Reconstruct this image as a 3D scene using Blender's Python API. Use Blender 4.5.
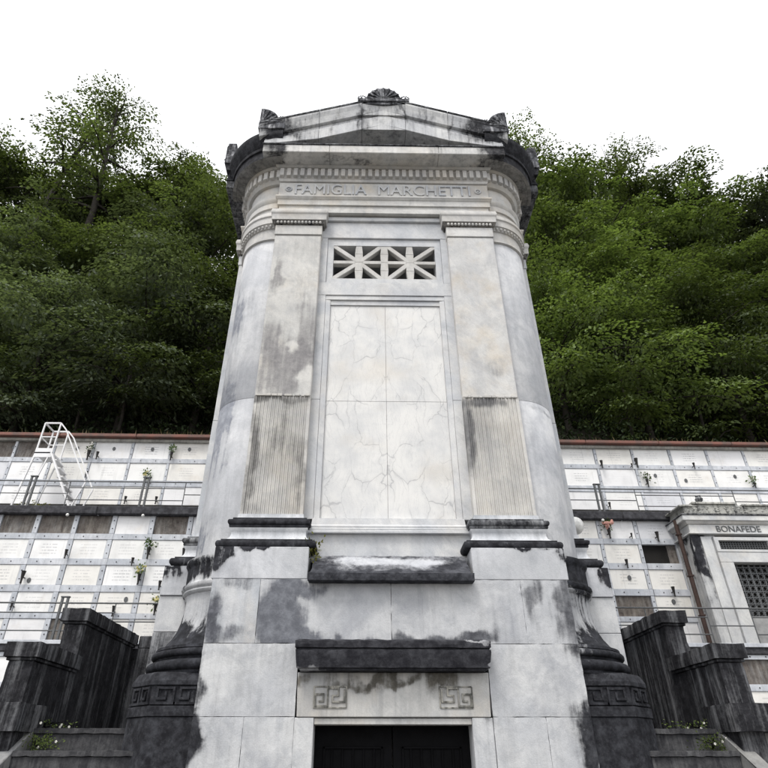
import bpy, bmesh, math, random
import numpy as np
from mathutils import Vector, Matrix, Euler

# ------------------------------------------------------------------ reset
for o in list(bpy.data.objects):
    bpy.data.objects.remove(o)
scene = bpy.context.scene
COL = scene.collection
R = math.radians

# ------------------------------------------------------------------ camera
cam_d = bpy.data.cameras.new('camera')
cam = bpy.data.objects.new('camera', cam_d)
COL.objects.link(cam)
cam.location = (0, 0, 1.7)
cam.rotation_euler = (R(90 + 32.69), 0, R(-0.98))
cam_d.sensor_width = 36
cam_d.lens = 586.9 / 768 * 36
cam_d.shift_x = 11.4 / 768
cam_d.clip_start = 0.05
cam_d.clip_end = 3000
scene.camera = cam

# ------------------------------------------------------------------ sky and sun
SUN_EL, SUN_AZ = 60, 210       # azimuth clockwise from +y (north)
w = bpy.data.worlds.new('World')
scene.world = w
w.use_nodes = True
nt = w.node_tree
bg = nt.nodes['Background']
sky = nt.nodes.new('ShaderNodeTexSky')
sky.sky_type = 'NISHITA'
sky.sun_disc = False
sky.sun_elevation = R(SUN_EL)
sky.sun_rotation = R(SUN_AZ)
sky.air_density = 1.0
sky.dust_density = 4.0
sky.ozone_density = 1.0
hs = nt.nodes.new('ShaderNodeHueSaturation')
hs.inputs['Saturation'].default_value = 0.22
nt.links.new(sky.outputs[0], hs.inputs['Color'])
cloud = nt.nodes.new('ShaderNodeMix')
cloud.data_type = 'RGBA'
cloud.inputs[0].default_value = 0.6
cloud.inputs[7].default_value = (10.2, 10.25, 10.4, 1)
nt.links.new(hs.outputs[0], cloud.inputs[6])
nt.links.new(cloud.outputs[2], bg.inputs['Color'])
bg.inputs['Strength'].default_value = 0.13
sun_d = bpy.data.lights.new('sun', 'SUN')
sun_d.energy = 1.5
sun_d.angle = R(18)
sun_d.color = (1.0, 0.96, 0.9)
sun = bpy.data.objects.new('sun', sun_d)
COL.objects.link(sun)
sd = Vector((math.sin(R(SUN_AZ)) * math.cos(R(SUN_EL)), math.cos(R(SUN_AZ)) * math.cos(R(SUN_EL)), math.sin(R(SUN_EL))))
sun.rotation_euler = (-sd).to_track_quat('-Z', 'Y').to_euler()
vs = scene.view_settings
vs.view_transform = 'Standard'
vs.look = 'None'
vs.gamma = 1
vs.use_curve_mapping = False
vs.exposure = 0.55


# ------------------------------------------------------------------ material helpers
class NT:
    def __init__(s, name):
        s.m = bpy.data.materials.new(name)
        s.m.use_nodes = True
        s.t = s.m.node_tree
        s.n = s.t.nodes
        s.p = s.n['Principled BSDF']
        s.out = s.n['Material Output']

    def node(s, typ, **kw):
        nd = s.n.new('ShaderNode' + typ)
        for k, v in kw.items():
            setattr(nd, k, v)
        return nd

    def link(s, a, b):
        s.t.links.new(a, b)

    def put(s, inp, v):
        if isinstance(v, bpy.types.NodeSocket):
            s.link(v, inp)
        else:
            inp.default_value = v

    def math(s, op, a, b=0.0, c=0.0, clamp=False):
        nd = s.node('Math', operation=op)
        nd.use_clamp = clamp
        s.put(nd.inputs[0], a)
        s.put(nd.inputs[1], b)
        s.put(nd.inputs[2], c)
        return nd.outputs[0]

    def vmath(s, op, a, b=(0, 0, 0)):
        nd = s.node('VectorMath', operation=op)
        s.put(nd.inputs[0], a)
        s.put(nd.inputs[1], b)
        return nd.outputs['Value'] if op in ('LENGTH', 'DOT_PRODUCT') else nd.outputs[0]

    def noise(s, vec, scale, detail=4, rough=0.55, dist=0.0):
        nd = s.node('TexNoise')
        s.put(nd.inputs['Vector'], vec)
        nd.inputs['Scale'].default_value = scale
        nd.inputs['Detail'].default_value = detail
        nd.inputs['Roughness'].default_value = rough
        nd.inputs['Distortion'].default_value = dist
        return nd.outputs[0]

    def smooth(s, v, a, b):
        nd = s.node('MapRange', interpolation_type='SMOOTHSTEP')
        s.put(nd.inputs[0], v)
        nd.inputs[1].default_value = a
        nd.inputs[2].default_value = b
        return nd.outputs[0]

    def mix(s, f, a, b, mode='MIX'):
        nd = s.node('Mix', data_type='RGBA', blend_type=mode)
        s.put(nd.inputs[0], f)
        for i, v in ((6, a), (7, b)):
            if not isinstance(v, bpy.types.NodeSocket):
                v = (v[0], v[1], v[2], 1)
            s.put(nd.inputs[i], v)
        return nd.outputs[2]

    def coords(s, rnd=False):
        c = s.node('TexCoord').outputs['Object']
        if rnd:
            oi = s.node('ObjectInfo')
            k = s.math('MULTIPLY', oi.outputs['Random'], 57.0)
            cb = s.node('CombineXYZ')
            for i in range(3):
                s.link(k, cb.inputs[i])
            c2 = s.vmath('ADD', c, cb.outputs[0])
            return c, c2
        return c, c

    def finish(s, col, rough=0.75, spec=0.3, bump=None, dist=0.01, strength=0.5):
        s.put(s.p.inputs['Base Color'], col)
        s.put(s.p.inputs['Roughness'], rough)
        s.p.inputs['Specular IOR Level'].default_value = spec
        if bump is not None:
            b = s.node('Bump')
            b.inputs['Distance'].default_value = dist
            b.inputs['Strength'].default_value = strength
            s.link(bump, b.inputs['Height'])
            s.link(b.outputs[0], s.p.inputs['Normal'])
        return s.m


def stone(name, base=(.57, .57, .565), cloud=(.43, .45, .48), dark=(.014, .0145, .018), stain=-0.3, spots=(), streak=0.25,
          sscale=2.2, edge=0.16, vein=0.25, warm=0.0, rnd=False, mid=None, warp=.35, seed=0.0, bump=.5, wash=.4, streaky=0.0):
    """weathered marble: cloudy tone, grey veins, dark crust where noise + spots (x, y, z, rx, ry, rz, strength) exceed a threshold"""
    m = NT(name)
    raw, c = m.coords(rnd)
    c = m.vmath('ADD', c, (seed * 3.1, seed * 1.7, seed * 2.3))
    n1 = m.noise(c, 1.3, 8, .6, .6)
    n2 = m.noise(c, 5.0, 6, .6, .3)
    col = m.mix(m.smooth(n1, .36, .62), base, cloud)
    col = m.mix(m.math('MULTIPLY', m.smooth(m.noise(c, 3.2, 9, .72, .8), .44, .66), .45), col, tuple(x * .8 for x in cloud))
    if warm > 0:
        nw = m.noise(m.vmath('ADD', c, (11, 5, 7)), 1.1, 6, .6)
        col = m.mix(m.math('MULTIPLY', m.smooth(nw, .48, .7), warm), col, (.50, .42, .31))
    # veins
    vr = m.node('VectorRotate')
    m.put(vr.inputs['Vector'], c)
    vr.inputs['Axis'].default_value = (.2, 1, .1)
    vr.inputs['Angle'].default_value = .7
    nv = m.noise(m.vmath('MULTIPLY', vr.outputs[0], (2.6, 2.0, .6)), 1.4, 9, .68, .5)
    v = m.math('ABSOLUTE', m.math('SUBTRACT', nv, .5))
    v = m.math('MULTIPLY', m.smooth(v, .07, .0), m.math('MULTIPLY', m.smooth(n2, .38, .66), vein))
    col = m.mix(v, col, (.26, .28, .31))
    # grey weathering wash
    nw2 = m.noise(m.vmath('ADD', m.vmath('MULTIPLY', c, (1, 1, .55)), (4, 9, 2)), 1.6, 8, .68, .4)
    col = m.mix(m.math('MULTIPLY', m.smooth(nw2, .46, .72), wash), col, (.27, .28, .31))
    # vertical wash streaks
    ns = m.noise(m.vmath('MULTIPLY', c, (9, 9, .55)), 1.0, 5, .65)
    col = m.mix(m.math('MULTIPLY', m.smooth(ns, .5, .75), streak), col, (.16, .17, .19))
    # dark crust
    st = m.noise(m.vmath('MULTIPLY', c, (1.35, 1.35, .62)), sscale, 9, .66, .25)
    val = m.math('ADD', m.math('MULTIPLY', m.math('SUBTRACT', st, .5), 2.2), stain)
    sf = m.noise(m.vmath('MULTIPLY', c, (15, 15, 1.0)), 1.0, 6, .68)
    val = m.math('ADD', val, m.math('MULTIPLY', m.math('SUBTRACT', sf, .5), 1.9))
    sg = m.noise(c, 26, 4, .7)
    val = m.math('ADD', val, m.math('MULTIPLY', m.math('SUBTRACT', sg, .5), .55))
    if streaky:
        sk = m.noise(m.vmath('MULTIPLY', c, (6.5, 6.5, .22)), 1.0, 7, .7)
        val = m.math('ADD', val, m.math('MULTIPLY', m.math('SUBTRACT', sk, .5), -4.2 * streaky))
    if spots:
        wv = m.node('TexNoise')
        m.put(wv.inputs['Vector'], c)
        wv.inputs['Scale'].default_value = 2.1
        wv.inputs['Detail'].default_value = 5
        off = m.vmath('MULTIPLY', m.vmath('SUBTRACT', wv.outputs['Color'], (.5, .5, .5)), (warp * 2,) * 3)
        pc = m.vmath('ADD', raw, off)
        for sp in spots:
            x, y, z, rx, ry, rz, k = sp
            d = m.vmath('LENGTH', m.vmath('MULTIPLY', m.vmath('SUBTRACT', pc, (x, y, z)), (1 / rx, 1 / ry, 1 / rz)))
            f = m.math('MULTIPLY', m.smooth(d, 1.15, .25), k * 1.15)
            val = m.math('ADD', val, f)
    mask = m.math('MULTIPLY', m.smooth(val, -edge * 1.7, edge * 1.7), m.math('ADD', m.math('MULTIPLY', sg, .5), .78), clamp=True)
    halo = m.math('MULTIPLY', m.smooth(val, -1.15, .25), .62)
    col = m.mix(halo, col, tuple(x * .42 + dark[i] * .3 for i, x in enumerate(cloud)))
    n3 = m.noise(c, 9, 6, .7)
    dk = m.mix(m.smooth(n3, .35, .75), dark, tuple(min(1, x * 2.6 + .015) for x in dark) if mid is None else mid)
    col = m.mix(mask, col, dk)
    # fine grain
    g = m.noise(c, 70, 3, .6)
    gr = m.math('ADD', m.math('MULTIPLY', m.math('SUBTRACT', g, .5), .28), 1.0)
    cb = m.node('CombineXYZ')
    for i in range(3):
        m.link(gr, cb.inputs[i])
    col = m.mix(1.0, col, cb.outputs[0], 'MULTIPLY')
    h = m.math('ADD', m.math('MULTIPLY', g, .35), m.math('ADD', m.math('MULTIPLY', n2, .8), m.math('MULTIPLY', mask, .25)))
    return m.finish(col, m.math('ADD', m.math('MULTIPLY', mask, .2), .68), .18, h, .012, bump)


def plain(name, col, rough=.6, metal=0.0, var=.25, scale=12, bump=.2, rnd=True, col2=None, spec=.4):
    m = NT(name)
    raw, c = m.coords(rnd)
    n = m.noise(c, scale, 5, .6)
    c2 = col2 or tuple(x * (1 - var) for x in col)
    cc = m.mix(m.smooth(n, .35, .7), col, c2)
    m.p.inputs['Metallic'].default_value = metal
    return m.finish(cc, rough, spec, n, .004, bump)


# ------------------------------------------------------------------ mesh helpers
class G:
    def __init__(s):
        s.v = []
        s.f = []

    def add(s, vs, fs):
        o = len(s.v)
        s.v += [tuple(p) for p in vs]
        s.f += [tuple(i + o for i in f) for f in fs]
        return s

    def box(s, x0, x1, y0, y1, z0, z1):
        return s.add([(x0, y0, z0), (x1, y0, z0), (x1, y1, z0), (x0, y1, z0), (x0, y0, z1), (x1, y0, z1), (x1, y1, z1), (x0, y1, z1)],
                     [(3, 2, 1, 0), (4, 5, 6, 7), (0, 1, 5, 4), (1, 2, 6, 5), (2, 3, 7, 6), (3, 0, 4, 7)])

    def loft(s, rings, cap=True):
        n = len(rings[0])
        vs = [p for r in rings for p in r]
        fs = []
        for k in range(len(rings) - 1):
            for i in range(n):
                j = (i + 1) % n
                fs.append((k * n + i, k * n + j, (k + 1) * n + j, (k + 1) * n + i))
        if cap:
            fs.append(tuple(reversed(range(n))))
            fs.append(tuple((len(rings) - 1) * n + i for i in range(n)))
        return s.add(vs, fs)

    def mould(s, x0, x1, yf, yb, prof, back=False):
        """block with a moulding profile [(projection, z)] mitred round its front and two sides"""
        rings = []
        for p, z in prof:
            b = yb + (p if back else 0)
            rings.append([(x0 - p, yf - p, z), (x1 + p, yf - p, z), (x1 + p, b, z), (x0 - p, b, z)])
        return s.loft(rings)

    def prism(s, poly, y0, y1):
        """polygon in (x, z) pulled from y0 to y1"""
        return s.loft([[(x, y0, z) for x, z in poly], [(x, y1, z) for x, z in poly]])

    def prismz(s, poly, z0, z1):
        return s.loft([[(x, y, z0) for x, y in poly], [(x, y, z1) for x, y in poly]])

    def beam(s, a, b, w, d=None, up=(0, 0, 1)):
        a, b = Vector(a), Vector(b)
        d = w if d is None else d
        t = (b - a).normalized()
        u = Vector(up)
        if abs(t.dot(u)) > .98:
            u = Vector((0, 1, 0))
        sx = t.cross(u).normalized() * (w / 2)
        sy = sx.cross(t).normalized() * (d / 2)
        return s.loft([[p - sx - sy, p + sx - sy, p + sx + sy, p - sx + sy] for p in (a, b)])

    def tube(s, pts, rad, n=8):
        pts = [Vector(p) for p in pts]
        if not hasattr(rad, '__len__'):
            rad = [rad] * len(pts)
        rings = []
        u0 = None
        for i, p in enumerate(pts):
            t = (pts[min(i + 1, len(pts) - 1)] - pts[max(i - 1, 0)]).normalized()
            if u0 is None:
                u0 = t.orthogonal().normalized()
            u0 = (u0 - t * u0.dot(t)).normalized()
            v0 = t.cross(u0)
            rings.append([p + (u0 * math.cos(a) + v0 * math.sin(a)) * rad[i] for a in [2 * math.pi * k / n for k in range(n)]])
        return s.loft(rings)

    def lathe(s, c, prof, a0=0, a1=2 * math.pi, n=24, mod=None):
        """prof [(r, z)]; angle measured from -y towards +x"""
        full = abs(a1 - a0 - 2 * math.pi) < 1e-6
        m = n if full else n + 1
        rings = []
        for r, z in prof:
            ring = []
            for k in range(m):
                a = a0 + (a1 - a0) * k / n
                rr = r if mod is None else mod(r, z, a)
                ring.append((c[0] + rr * math.sin(a), c[1] - rr * math.cos(a), z))
            rings.append(ring)
        if full:
            return s.loft(rings)
        vs = [p for q in rings for p in q]
        fs = [(k * m + i, k * m + i + 1, (k + 1) * m + i + 1, (k + 1) * m + i) for k in range(len(rings) - 1) for i in range(n)]
        return s.add(vs, fs)

    def sphere(s, c, r, n=8, m=6, sq=(1, 1, 1)):
        rings = []
        for k in range(m + 1):
            t = math.pi * (k + .02) / (m + .04)
            rings.append([(c[0] + r * sq[0] * math.sin(t) * math.cos(2 * math.pi * i / n), c[1] + r * sq[1] * math.sin(t) * math.sin(2 * math.pi * i / n), c[2] - r * sq[2] * math.cos(t)) for i in range(n)])
        return s.loft(rings)

    def mesh(s, name, bevel=0.0, smooth=None):
        me = bpy.data.meshes.new(name)
        me.from_pydata(s.v, [], s.f)
        bm = bmesh.new()
        bm.from_mesh(me)
        bmesh.ops.recalc_face_normals(bm, faces=bm.faces)
        if bevel > 0:
            es = [e for e in bm.edges if len(e.link_faces) == 2 and e.calc_face_angle(0) > .5]
            bmesh.ops.bevel(bm, geom=es, offset=bevel, segments=1, affect='EDGES', clamp_overlap=True)
        bm.to_mesh(me)
        bm.free()
        if smooth:
            me.polygons.foreach_set('use_smooth', [True] * len(me.polygons))
            me.set_sharp_from_angle(angle=R(smooth))
        me.update()
        return me


def rough(me, cell=.06, amp=.0035, sc=11.0):
    """cut a stone's faces finely and wear them unevenly, most at the edges"""
    from mathutils import noise
    bm = bmesh.new()
    bm.from_mesh(me)
    for _ in range(6):
        es = [e for e in bm.edges if e.calc_length() > cell * 1.6]
        if not es or len(bm.faces) > 9000:
            break
        bmesh.ops.subdivide_edges(bm, edges=es, cuts=1, use_grid_fill=True)
    bm.normal_update()
    off = (len(me.vertices) * 1.37) % 50
    for v in bm.verts:
        n = noise.fractal(v.co * sc + Vector((off, off, off)), .8, 2.0, 4)
        edge = 3.0 if any(len(e.link_faces) == 2 and e.calc_face_angle(0) > .5 for e in v.link_edges) else 1.0
        v.co += v.normal * amp * edge * (n - (.35 if edge > 1 else 0))
    bm.to_mesh(me)
    bm.free()
    return me


def obj(name, me, mat=None, parent=None, loc=(0, 0, 0), rz=0.0):
    if isinstance(me, G):
        me = me.mesh(name)
    o = bpy.data.objects.new(name, me)
    if mat and not me.materials:
        me.materials.append(mat)
    o.location = loc
    o.rotation_euler = (0, 0, rz)
    if parent:
        o.parent = parent
    COL.objects.link(o)
    return o


def thing(name, label, cat, loc=(0, 0, 0), rz=0, group=None):
    o = bpy.data.objects.new(name, None)
    o.empty_display_size = .2
    COL.objects.link(o)
    o.location = loc
    o.rotation_euler = (0, 0, rz)
    tag(o, label, cat, group)
    return o


def tag(o, label, cat, group=None):
    o['label'] = label
    o['category'] = cat
    if group:
        o['group'] = group
    return o


def struct(name, g, mat):
    o = obj(name, g, mat)
    o['kind'] = 'structure'
    return o


# ------------------------------------------------------------------ materials
DARK = (.011, .0112, .014)
M = {}
M['marble'] = stone('marble', stain=-1.3, streak=.12, warm=.25)
M['marble_body'] = stone('marble_body', base=(.60, .60, .595), cloud=(.47, .485, .51), stain=-1.4, streak=.10, warm=.15)
M['marble_warm'] = stone('marble_warm', base=(.57, .56, .54), cloud=(.46, .45, .43), stain=-1.15, streak=.2, warm=.3)
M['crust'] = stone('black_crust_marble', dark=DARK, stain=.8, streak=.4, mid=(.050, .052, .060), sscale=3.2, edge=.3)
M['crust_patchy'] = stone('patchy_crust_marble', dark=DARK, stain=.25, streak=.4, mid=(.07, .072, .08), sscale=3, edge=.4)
M['wall_dark'] = stone('weathered_parapet', base=(.27, .27, .28), cloud=(.15, .155, .165), dark=(.009, .009, .011), stain=.18, streak=.8, mid=(.034, .034, .039), vein=0, bump=.9, sscale=1.6, streaky=1.0, edge=.3)
M['concrete'] = plain('concrete', (.34, .34, .34), .85, 0, .35, 5)
M['ground'] = plain('gravel_ground', (.15, .145, .135), .95, 0, .3, 9, .6, rnd=False)
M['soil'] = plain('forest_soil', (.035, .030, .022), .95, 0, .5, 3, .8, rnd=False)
M['bronze'] = plain('dark_bronze', (.005, .005, .006), .7, 0, .4, 9, spec=.08)
M['iron'] = plain('grey_iron', (.12, .125, .13), .55, .3, .3, 20)
M['void'] = plain('dark_void', (.012, .011, .010), .9)  # near-black colour stands in for the unlit depth behind openings

# ------------------------------------------------------------------ ground
struct('ground', G().add([(-400, -400, 0), (400, -400, 0), (400, 400, 0), (-400, 400, 0)], [(0, 1, 2, 3)]), M['ground'])

# =================================================================== THE CHAPEL
TX, YC = .32, 9.58
chapel = thing('funerary_chapel', 'tall white marble funerary chapel with black weather crust, pediment and carved family name', 'chapel', (TX, YC, 0))
PF, WF, PN, PD = -2.58, -2.46, -2.405, -2.83      # pilaster face, wall face, panel face, podium face


def cp(name, g, mat, bevel=0.0, smooth=None, parent=None, sides=False, mat_side=None):
    """a chapel part; sides=True repeats it on the left and right flank"""
    me = g.mesh(name, bevel, smooth)
    o = obj(name, me, mat, parent or chapel)
    if sides:
        for s in (1, -1):
            c = o.copy()
            c.rotation_euler = (0, 0, s * math.pi / 2)
            c.parent = chapel
            COL.objects.link(c)
            if mat_side:
                c.material_slots[0].link = 'OBJECT'
                c.material_slots[0].material = mat_side
    return o


# core masonry (hollow behind the grille)
g = G()
g.box(-2.3, 2.3, -2.28, 2.3, 0.0, 8.15).box(-2.3, 2.3, -2.28, 2.3, 9.2, 11.05).box(-2.3, 2.3, -1.3, 2.3, 8.15, 9.2)
g.box(-2.3, -1.0, -2.28, -1.3, 8.15, 9.2).box(1.0, 2.3, -2.28, -1.3, 8.15, 9.2)
cp('core_wall', g, M['marble'])
for s in (1, -1):
    cp('flank_wall', G().box(-2.46 if s < 0 else 2.3, -2.3 if s < 0 else 2.46, -1.9, 1.9, 3.4, 9.75), M['marble'])

# --- podium blocks
sp_pod1 = [(-1.0, PD, 3.3, .55, .5, .22, 1.5), (-1.25, PD, 2.95, .45, .5, .35, 1.4), (-.75, PD, 2.85, .2, .5, .12, 1.1)]
m_stone = {
    'clean': stone('podium_marble', wash=.62, base=(.545, .55, .555), cloud=(.455, .465, .485), stain=-1.15, streak=.12, seed=1),
    'low': stone('podium_marble_low', wash=.62, base=(.545, .55, .555), cloud=(.45, .46, .48), stain=-.95, streak=.22, seed=2, vein=.3, edge=.34, mid=(.06, .062, .07),
                 spots=[(2.02, PD, 2.3, .16, 1, 1.5, 1.2), (-2.03, PD, 2.2, .12, 1, .5, 1.3), (-2.03, PD, 1.9, .17, 1, .35, 1.4), (2.0, PD, 1.9, .3, 1, .4, 1.0), (1.0, PD, 2.3, .12, 1, .5, .9)]),
    'c1': stone('podium_marble_stained', wash=.62, base=(.53, .535, .545), cloud=(.42, .44, .47), stain=-1.0, streak=.2, seed=3, warm=.4,
                dark=(.07, .073, .085), mid=(.18, .185, .21), edge=.35,
                spots=[(-1.98, PD, 3.0, .14, 1, .4, 1.3), (-1.75, PD, 2.78, .3, 1, .14, .8), (-1.62, PD, 3.4, .3, 1, .1, .7)]),
    'c2': stone('podium_marble_patch', wash=.62, base=(.545, .55, .558), cloud=(.46, .47, .49), stain=-1.15, streak=.12, seed=4,
                dark=(.11, .115, .132), mid=(.21, .22, .245), edge=.3, warp=.3,
                spots=[(-1.22, PD, 3.08, .36, 1, .6, 2.2), (-.95, PD, 3.36, .4, 1, .13, 1.3), (-.9, PD, 2.80, .5, 1, .13, 1.5), (-.3, PD, 2.77, .6, 1, .12, 1.6)]),
    'c3': stone('podium_marble_right', wash=.62, base=(.545, .55, .558), cloud=(.44, .45, .47), stain=-1.0, streak=.3, seed=5, edge=.4, dark=(.06, .062, .07), mid=(.15, .155, .17),
                spots=[(.4, PD, 2.77, .6, 1, .13, 1.6), (.95, PD, 2.77, .3, 1, .12, 1.3), (1.95, PD, 3.2, .18, 1, .6, 1.2), (1.62, PD, 3.25, .1, 1, .4, .8)]),
}
zc1, zc2 = 2.07, 2.75
blocks = [(-2.0, -1.46, zc2, 3.42, 'c1'), (-1.46, 0.0, zc2, 3.42, 'c2'), (0.0, 1.46, zc2, 3.42, 'c3'), (1.46, 2.0, zc2, 3.42, 'c3'),
          (-2.0, -.985, zc1, zc2, 'low'), (1.005, 2.0, zc1, zc2, 'low'),
          (-2.0, -1.49, 1.3, zc1, 'low'), (-1.49, -.985, 1.3, zc1, 'low'), (1.54, 2.0, 1.3, zc1, 'low'), (1.005, 1.54, 1.3, zc1, 'low'),
          (-2.0, -.985, .65, 1.3, 'low'), (1.005, 2.0, .65, 1.3, 'low'), (-2.0, -.985, 0, .65, 'low'), (1.005, 2.0, 0, .65, 'low')]
rng = random.Random(5)
for i, (x0, x1, z0, z1, k) in enumerate(blocks):
    dy = rng.uniform(-.003, .004)
    o = cp('ashlar_block', G().box(x0 + .001, x1 - .001, PD + dy, -2.28, z0 + .001, z1 - .001), m_stone[k])
    if z1 > 1.4:
        rough(o.data, .04, .0016, 14)
# flank podium faces (plain ashlar, two courses visible)
for s in (1, -1):
    for (z0, z1) in ((0, 1.3), (1.3, 2.07), (2.07, 3.0), (3.0, 3.42)):
        for (y0, y1) in ((-2.0, -.6), (-.6, .7), (.7, 2.0)):
            o = cp('ashlar_block', G().box(y0 + .002, y1 - .002, PD, -2.28, z0 + .002, z1 - .002), m_stone['low'] if z0 < 3 else m_stone['clean'], .006)
            o.rotation_euler = (0, 0, s * math.pi / 2)
# plinth blocks below the pilasters
for s in (1, -1):
    mm = stone('plinth_marble', wash=.62, base=(.55, .56, .585), cloud=(.45, .46, .48), stain=-1.05, streak=.15, seed=6 + s, edge=.12,
               spots=[(s * 1.97, PD, 3.7, .12, 1, .2, 1.2), (s * 1.5, PD, 3.79, .6, 1, .06, 1.2)])
    x0, x1 = sorted((s * .94, s * 2.02))
    cp('pilaster_plinth', G().box(x0, x1, PD + .003, -2.28, 3.422, 3.785), mm, .006, sides=True)
# central ledge between the plinths
m_ledge = stone('ledge_marble', base=(.50, .51, .53), cloud=(.40, .41, .44), stain=.1, edge=.4, streak=.5, seed=9, dark=(.02, .021, .026), mid=(.08, .083, .095), warp=.12,
                spots=[(0, -2.97, 3.40, 3, .5, .11, 1.6), (-.85, -2.9, 3.5, .3, .4, .3, 1.0), (.75, -2.9, 3.5, .3, .4, .3, 1.1), (-.2, -2.75, 3.66, .5, .2, .1, -.9), (.35, -2.78, 3.64, .35, .2, .1, -.8)])
g = G().loft([[(-.925, -2.97, 3.372), (.925, -2.97, 3.372), (.925, -2.40, 3.372), (-.925, -2.40, 3.372)],
              [(-.925, -2.98, 3.455), (.925, -2.98, 3.455), (.925, -2.40, 3.455), (-.925, -2.40, 3.455)],
              [(-.90, -2.945, 3.47), (.90, -2.945, 3.47), (.90, -2.40, 3.47), (-.90, -2.40, 3.47)],
              [(-.885, -2.60, 3.75), (.885, -2.60, 3.75), (.885, -2.40, 3.75), (-.885, -2.40, 3.75)]])
o = cp('ledge', g, m_ledge)
rough(o.data, .05, .003)
# wall below the panel and its base mouldings
cp('apron_wall', G().box(-1.06, 1.06, WF - .03, -2.28, 3.70, 4.045), M['marble_body'])
g = G().mould(-.95, .95, WF - .035, -2.3, [(.06, 4.047), (.06, 4.075), (.045, 4.085), (.05, 4.10), (.03, 4.115), (.035, 4.14), (.01, 4.165), (0, 4.25)])
cp('panel_base_moulding', g, M['marble_body'], 0, 30)
# flat frame strips left/right of the panel
for s in (1, -1):
    x0, x1 = sorted((s * .945, s * 1.07))
    cp('frame_strip', G().box(x0, x1, WF, -2.28, 4.25, 6.005), M['marble_body'], .004)
    cp('frame_strip', G().box(x0, x1, WF, -2.28, 6.009, 8.22), M['marble_body'], .004)
    x0, x1 = sorted((s * .865, s * .942))
    cp('frame_moulding', G().loft([[(x0, PN, z), (x0 if s > 0 else x0, PN - .035 if s > 0 else WF + .008, z), (x1, WF + .008 if s > 0 else PN - .035, z), (x1, PN, z)] for z in (4.25, 7.86)]), M['marble_body'], .003)
    x0, x1 = sorted((s * .96, s * 1.07))
    cp('frame_strip', G().box(x0, x1, WF, -2.28, 8.224, 9.235), M['marble_body'], .004)


# four bookmatched slabs
def slab_mat(name, mx, mz):
    m = NT(name)
    raw, _ = m.coords()
    sep = m.node('SeparateXYZ')
    m.link(raw, sep.inputs[0])
    ax = m.math('ABSOLUTE', sep.outputs[0])
    az = m.math('MULTIPLY', sep.outputs[2], 1.0)
    cb = m.node('CombineXYZ')
    m.link(ax, cb.inputs[0])
    m.link(az, cb.inputs[2])
    cb.inputs[1].default_value = 3.3
    cc = cb.outputs[0]
    rw_ = m.node('TexNoise')
    m.put(rw_.inputs['Vector'], raw)
    rw_.inputs['Scale'].default_value = 1.6
    cc = m.vmath('ADD', cc, m.vmath('MULTIPLY', m.vmath('SUBTRACT', rw_.outputs['Color'], (.5, .5, .5)), (.35, .35, .35)))
    wv = m.node('TexNoise')
    m.put(wv.inputs['Vector'], cc)
    wv.inputs['Scale'].default_value = 2.2
    wv.inputs['Detail'].default_value = 6
    cc2 = m.vmath('ADD', cc, m.vmath('MULTIPLY', m.vmath('SUBTRACT', wv.outputs['Color'], (.5, .5, .5)), (.42, .42, .42)))
    vo = m.node('TexVoronoi', feature='DISTANCE_TO_EDGE')
    m.put(vo.inputs['Vector'], m.vmath('MULTIPLY', cc2, (2.6, 1, .95)))
    vo.inputs['Scale'].default_value = 1.55
    thick = m.noise(cc, 2.4, 4)
    v1 = m.smooth(vo.outputs[0], .02, .0)
    v1 = m.math('MULTIPLY', v1, m.smooth(thick, .36, .56))
    halo = m.math('MULTIPLY', m.smooth(vo.outputs[0], .16, .0), m.smooth(thick, .45, .7))
    nv = m.noise(m.vmath('MULTIPLY', cc, (6, 1, .7)), 1.5, 7, .65, 1.0)
    v2 = m.smooth(m.math('ABSOLUTE', m.math('SUBTRACT', nv, .5)), .014, 0)
    n1 = m.noise(raw, 2.3, 8, .65)
    col = m.mix(m.smooth(n1, .35, .7), (.66, .655, .64), (.54, .545, .55))
    col = m.mix(m.math('MULTIPLY', halo, .22), col, (.33, .33, .34))
    col = m.mix(m.math('MULTIPLY', v1, .58), col, (.28, .285, .30))
    col = m.mix(m.math('MULTIPLY', v2, .25), col, (.3, .31, .33))
    warm = m.noise(m.vmath('ADD', raw, (3, 4, 9)), 1.2, 5)
    col = m.mix(m.math('MULTIPLY', m.smooth(warm, .5, .75), .35), col, (.55, .49, .40))
    g = m.noise(raw, 60, 3)
    return m.finish(col, .55, .35, g, .003, .4)


msl = slab_mat('bookmatched_marble', 0, 0)
for x0, x1 in ((-.865, -.0015), (.0015, .865)):
    for z0, z1 in ((4.25, 6.008), (6.012, 7.77)):
        cp('marble_slab', G().box(x0, x1, PN, -2.28, z0, z1), msl, .002)
# panel head moulding, band, grille surround, lintel
g = G().box(-.945, .945, PN - .02, -2.28, 7.774, 7.86)
cp('panel_head', g, M['marble_body'], .004)
cp('frame_fillet', G().box(-.945, .945, PN - .045, -2.28, 7.864, 7.945), M['marble_body'], .004)
cp('frame_band', G().box(-1.07, 1.07, WF - .006, -2.28, 7.95, 8.22), M['marble_body'], .004)
cp('frame_band', G().box(-1.07, 1.07, WF - .004, -2.28, 9.238, 9.61), M['marble_body'], .004)
cp('frame_fillet', G().box(-1.07, 1.07, WF - .05, -2.28, 9.614, 9.70), M['marble_body'], .004)
# star grille
GY0, GY1 = WF + .03, WF + .13
gx0, gx1, gz0, gz1 = -.855, .855, 8.335, 9.085
gr = cp('grille_frame', G().box(-.957, gx0, GY0, -2.2, 8.224, 9.235).box(gx1, .957, GY0, -2.2, 8.224, 9.235).box(gx0, gx1, GY0, -2.2, 8.224, gz0).box(gx0, gx1, GY0, -2.2, gz1, 9.235), M['marble_body'])
by = (GY0 + GY1) / 2 + .004
mid = (gz0 + gz1) / 2


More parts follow.
